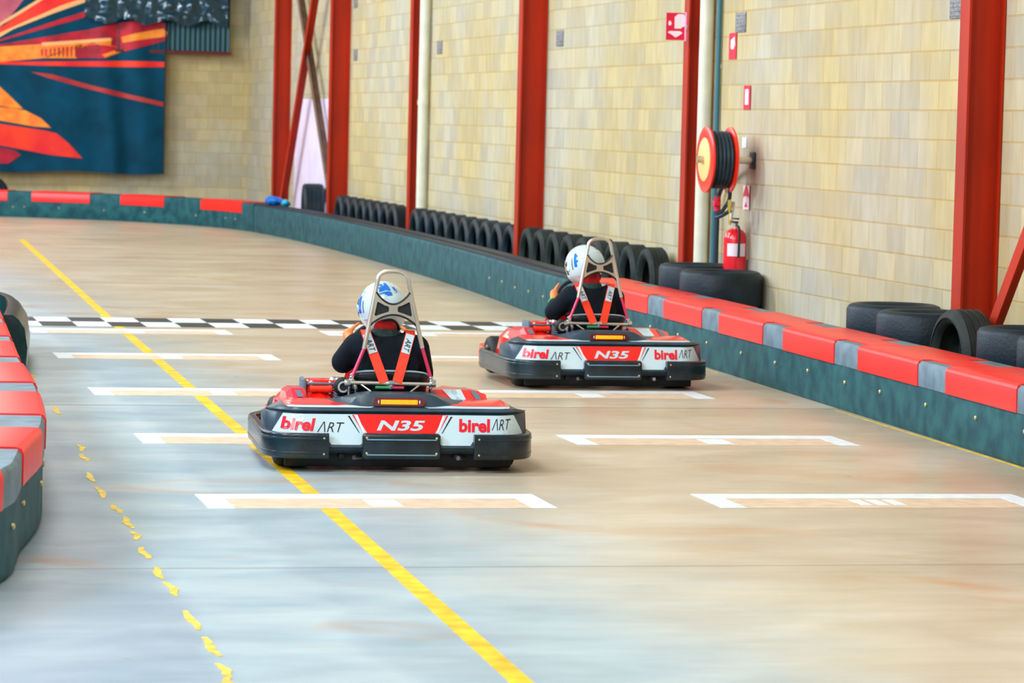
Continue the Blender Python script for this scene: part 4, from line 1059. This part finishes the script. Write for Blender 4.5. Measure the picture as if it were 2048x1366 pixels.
    for q in range(2):
        a_ = MB(); limb(a_, [ank[q], toe[q]], [.044, .036]); a_.ellip(Vector(toe[q])+Vector((0, .02, .03)), (.04, .05, .045), n=8)
        bake(a_.build('shoe', rubber), 'shoe', mat('shoe_white', (200, 200, 196), .6), body, .01, 4)
    if far: MB().lathe([(.030, -.012), (.036, -.008), (.036, .008), (.030, .012)], Lwr, 'y', 20, closed=True).build('wrist_band', mat('green_band', (20, 170, 80), .5), body)
    # collar and balaclava skirt
    b = MB(); b.lathe([(.058, -.03), (.072, -.02), (.074, .005), (.066, .020), (.056, .014), (.054, -.02)], (neck.x, neck.y, neck.z-.005), 'z', 28, closed=True); b.build('hood_collar', collar_mat, body)
    hd = (hc-neck); b = MB()
    b.loft([[neck+hd*t+Vector(((r)*cos(2*pi*k/24), (r*1.02)*sin(2*pi*k/24), 0)) for k in range(24)] for t, r in ((-.05, .060), (.15, .066), (.4, .076), (.7, .086), (.9, .088))]); b.build('balaclava', balaclava, body)
    # helmet
    Hm = Matrix.Translation(hc) @ Matrix.Rotation(head_yaw, 4, 'Z') @ Matrix.Rotation(head_tilt[0], 4, 'X') @ Matrix.Rotation(head_tilt[1], 4, 'Y')
    vs = []; fs = []; ms = []; nt, na = 44, 72
    for i in range(nt+1):
        th = .001+(pi*.79)*i/nt
        for j in range(na):
            ph = 2*pi*j/na; d = Vector((sin(th)*cos(ph), sin(th)*sin(ph), cos(th)))
            r = Vector((.127, .150 if d.y < 0 else .150, .138)); p_ = Vector((d.x*r.x, d.y*r.y, d.z*(r.z if d.z > 0 else .158)))
            if d.y > 0 and d.z < -.1: p_.y += .035*d.y*min(1, (-.1-d.z)*3)      # chin bar
            if d.z < -.3: p_.x *= 1-.10*min(1, (-.3-d.z)*2)
            if d.y < -.2 and d.z < -.35: p_.z += .062*min(1, (-.2-d.y)*2.2)        # raised rear rim
            vs.append(p_)
    for i in range(nt):
        for j in range(na):
            j2 = (j+1) % na; th = (pi*.79)*(i+.5)/nt; ph = math.degrees(2*pi*(j+.5)/na)     # ph 270 = back, 180 = left
            t_ = math.degrees(th); mi = 0
            for (p0, p1, t0, t1, mk) in blue_spots:
                if p0 <= ph <= p1 and t0 <= t_ <= t1: mi = mk
            if mi == 0 and 40 < ph < 140 and 68 < t_ < 102: mi = 3
            fs.append([i*na+j, i*na+j2, (i+1)*na+j2, (i+1)*na+j]); ms.append(mi)
    a_ = MB(); a_.v = [Hm @ v for v in vs]; a_.f = fs; a_.m = ms
    he = a_.build('helmet', [helmet_white, helmet_blue, decal_grey, visor_mat], body, 60); sm = he.modifiers.new('solid', 'SOLIDIFY'); sm.thickness = .006; sm.offset = -1
    last = [Hm @ v for v in vs[nt*na:]]; MB().tube(last, .007, n=8, closed=True).build('rim_trim', rubber, he)
    vz = MB(); rings = []
    for th in (66, 74, 82, 90, 98, 104):
        t_ = radians(th); rings.append([Hm @ Vector((sin(t_)*cos(radians(p_))*.131, sin(t_)*sin(radians(p_))*.156, cos(t_)*.142)) for p_ in range(18, 163, 6)])
    vz.loft(rings, closed=False); vzo = vz.build('visor', visor_mat, he, 180); sm = vzo.modifiers.new('solid', 'SOLIDIFY'); sm.thickness = .003
    for s in (-1, 1): MB().lathe([(0, 0), (.016, 0), (.020, .004), (.014, .009), (0, .009)], (0, 0, 0), 'x', 16, M=Hm @ Matrix.Translation((s*.122, .03, .01)) @ Matrix.Rotation(0 if s > 0 else pi, 4, 'Z')).build('visor_pivot', decal_grey if s > 0 else helmet_white, he)
    MB().tube([Hm @ Vector((x_, -.118+.0*x_, .078-abs(x_)*.2)) for x_ in (-.05, -.025, 0, .025, .05)], .006, n=8).build('rear_vent_lip', helmet_white, he)
    return body
near_spots = [(250, 264, 30, 62, 1), (264, 272, 34, 66, 1), (272, 284, 26, 68, 1), (244, 250, 34, 46, 1), (176, 196, 48, 98, 1), (196, 206, 48, 62, 1), (198, 204, 70, 96, 2), (296, 306, 46, 62, 1)]
far_spots = [(196, 206, 42, 84, 1), (206, 210, 50, 70, 1), (186, 192, 48, 92, 2), (262, 280, 92, 104, 1), (300, 312, 46, 56, 2)]
drv = make_driver(kart.location, kart.rotation_euler.z, 'helmeted driver in black jacket with orange harness belts, seated in the nearer kart', (-.042, .545, .803), (-.10, -.12), .10, near_spots)
drv2 = make_driver(kart2.location, kart2.rotation_euler.z, 'helmeted driver leaning left in the farther kart, left hand up on the steering wheel', (-.070, .545, .815), (-.12, -.28), .42, far_spots, True)
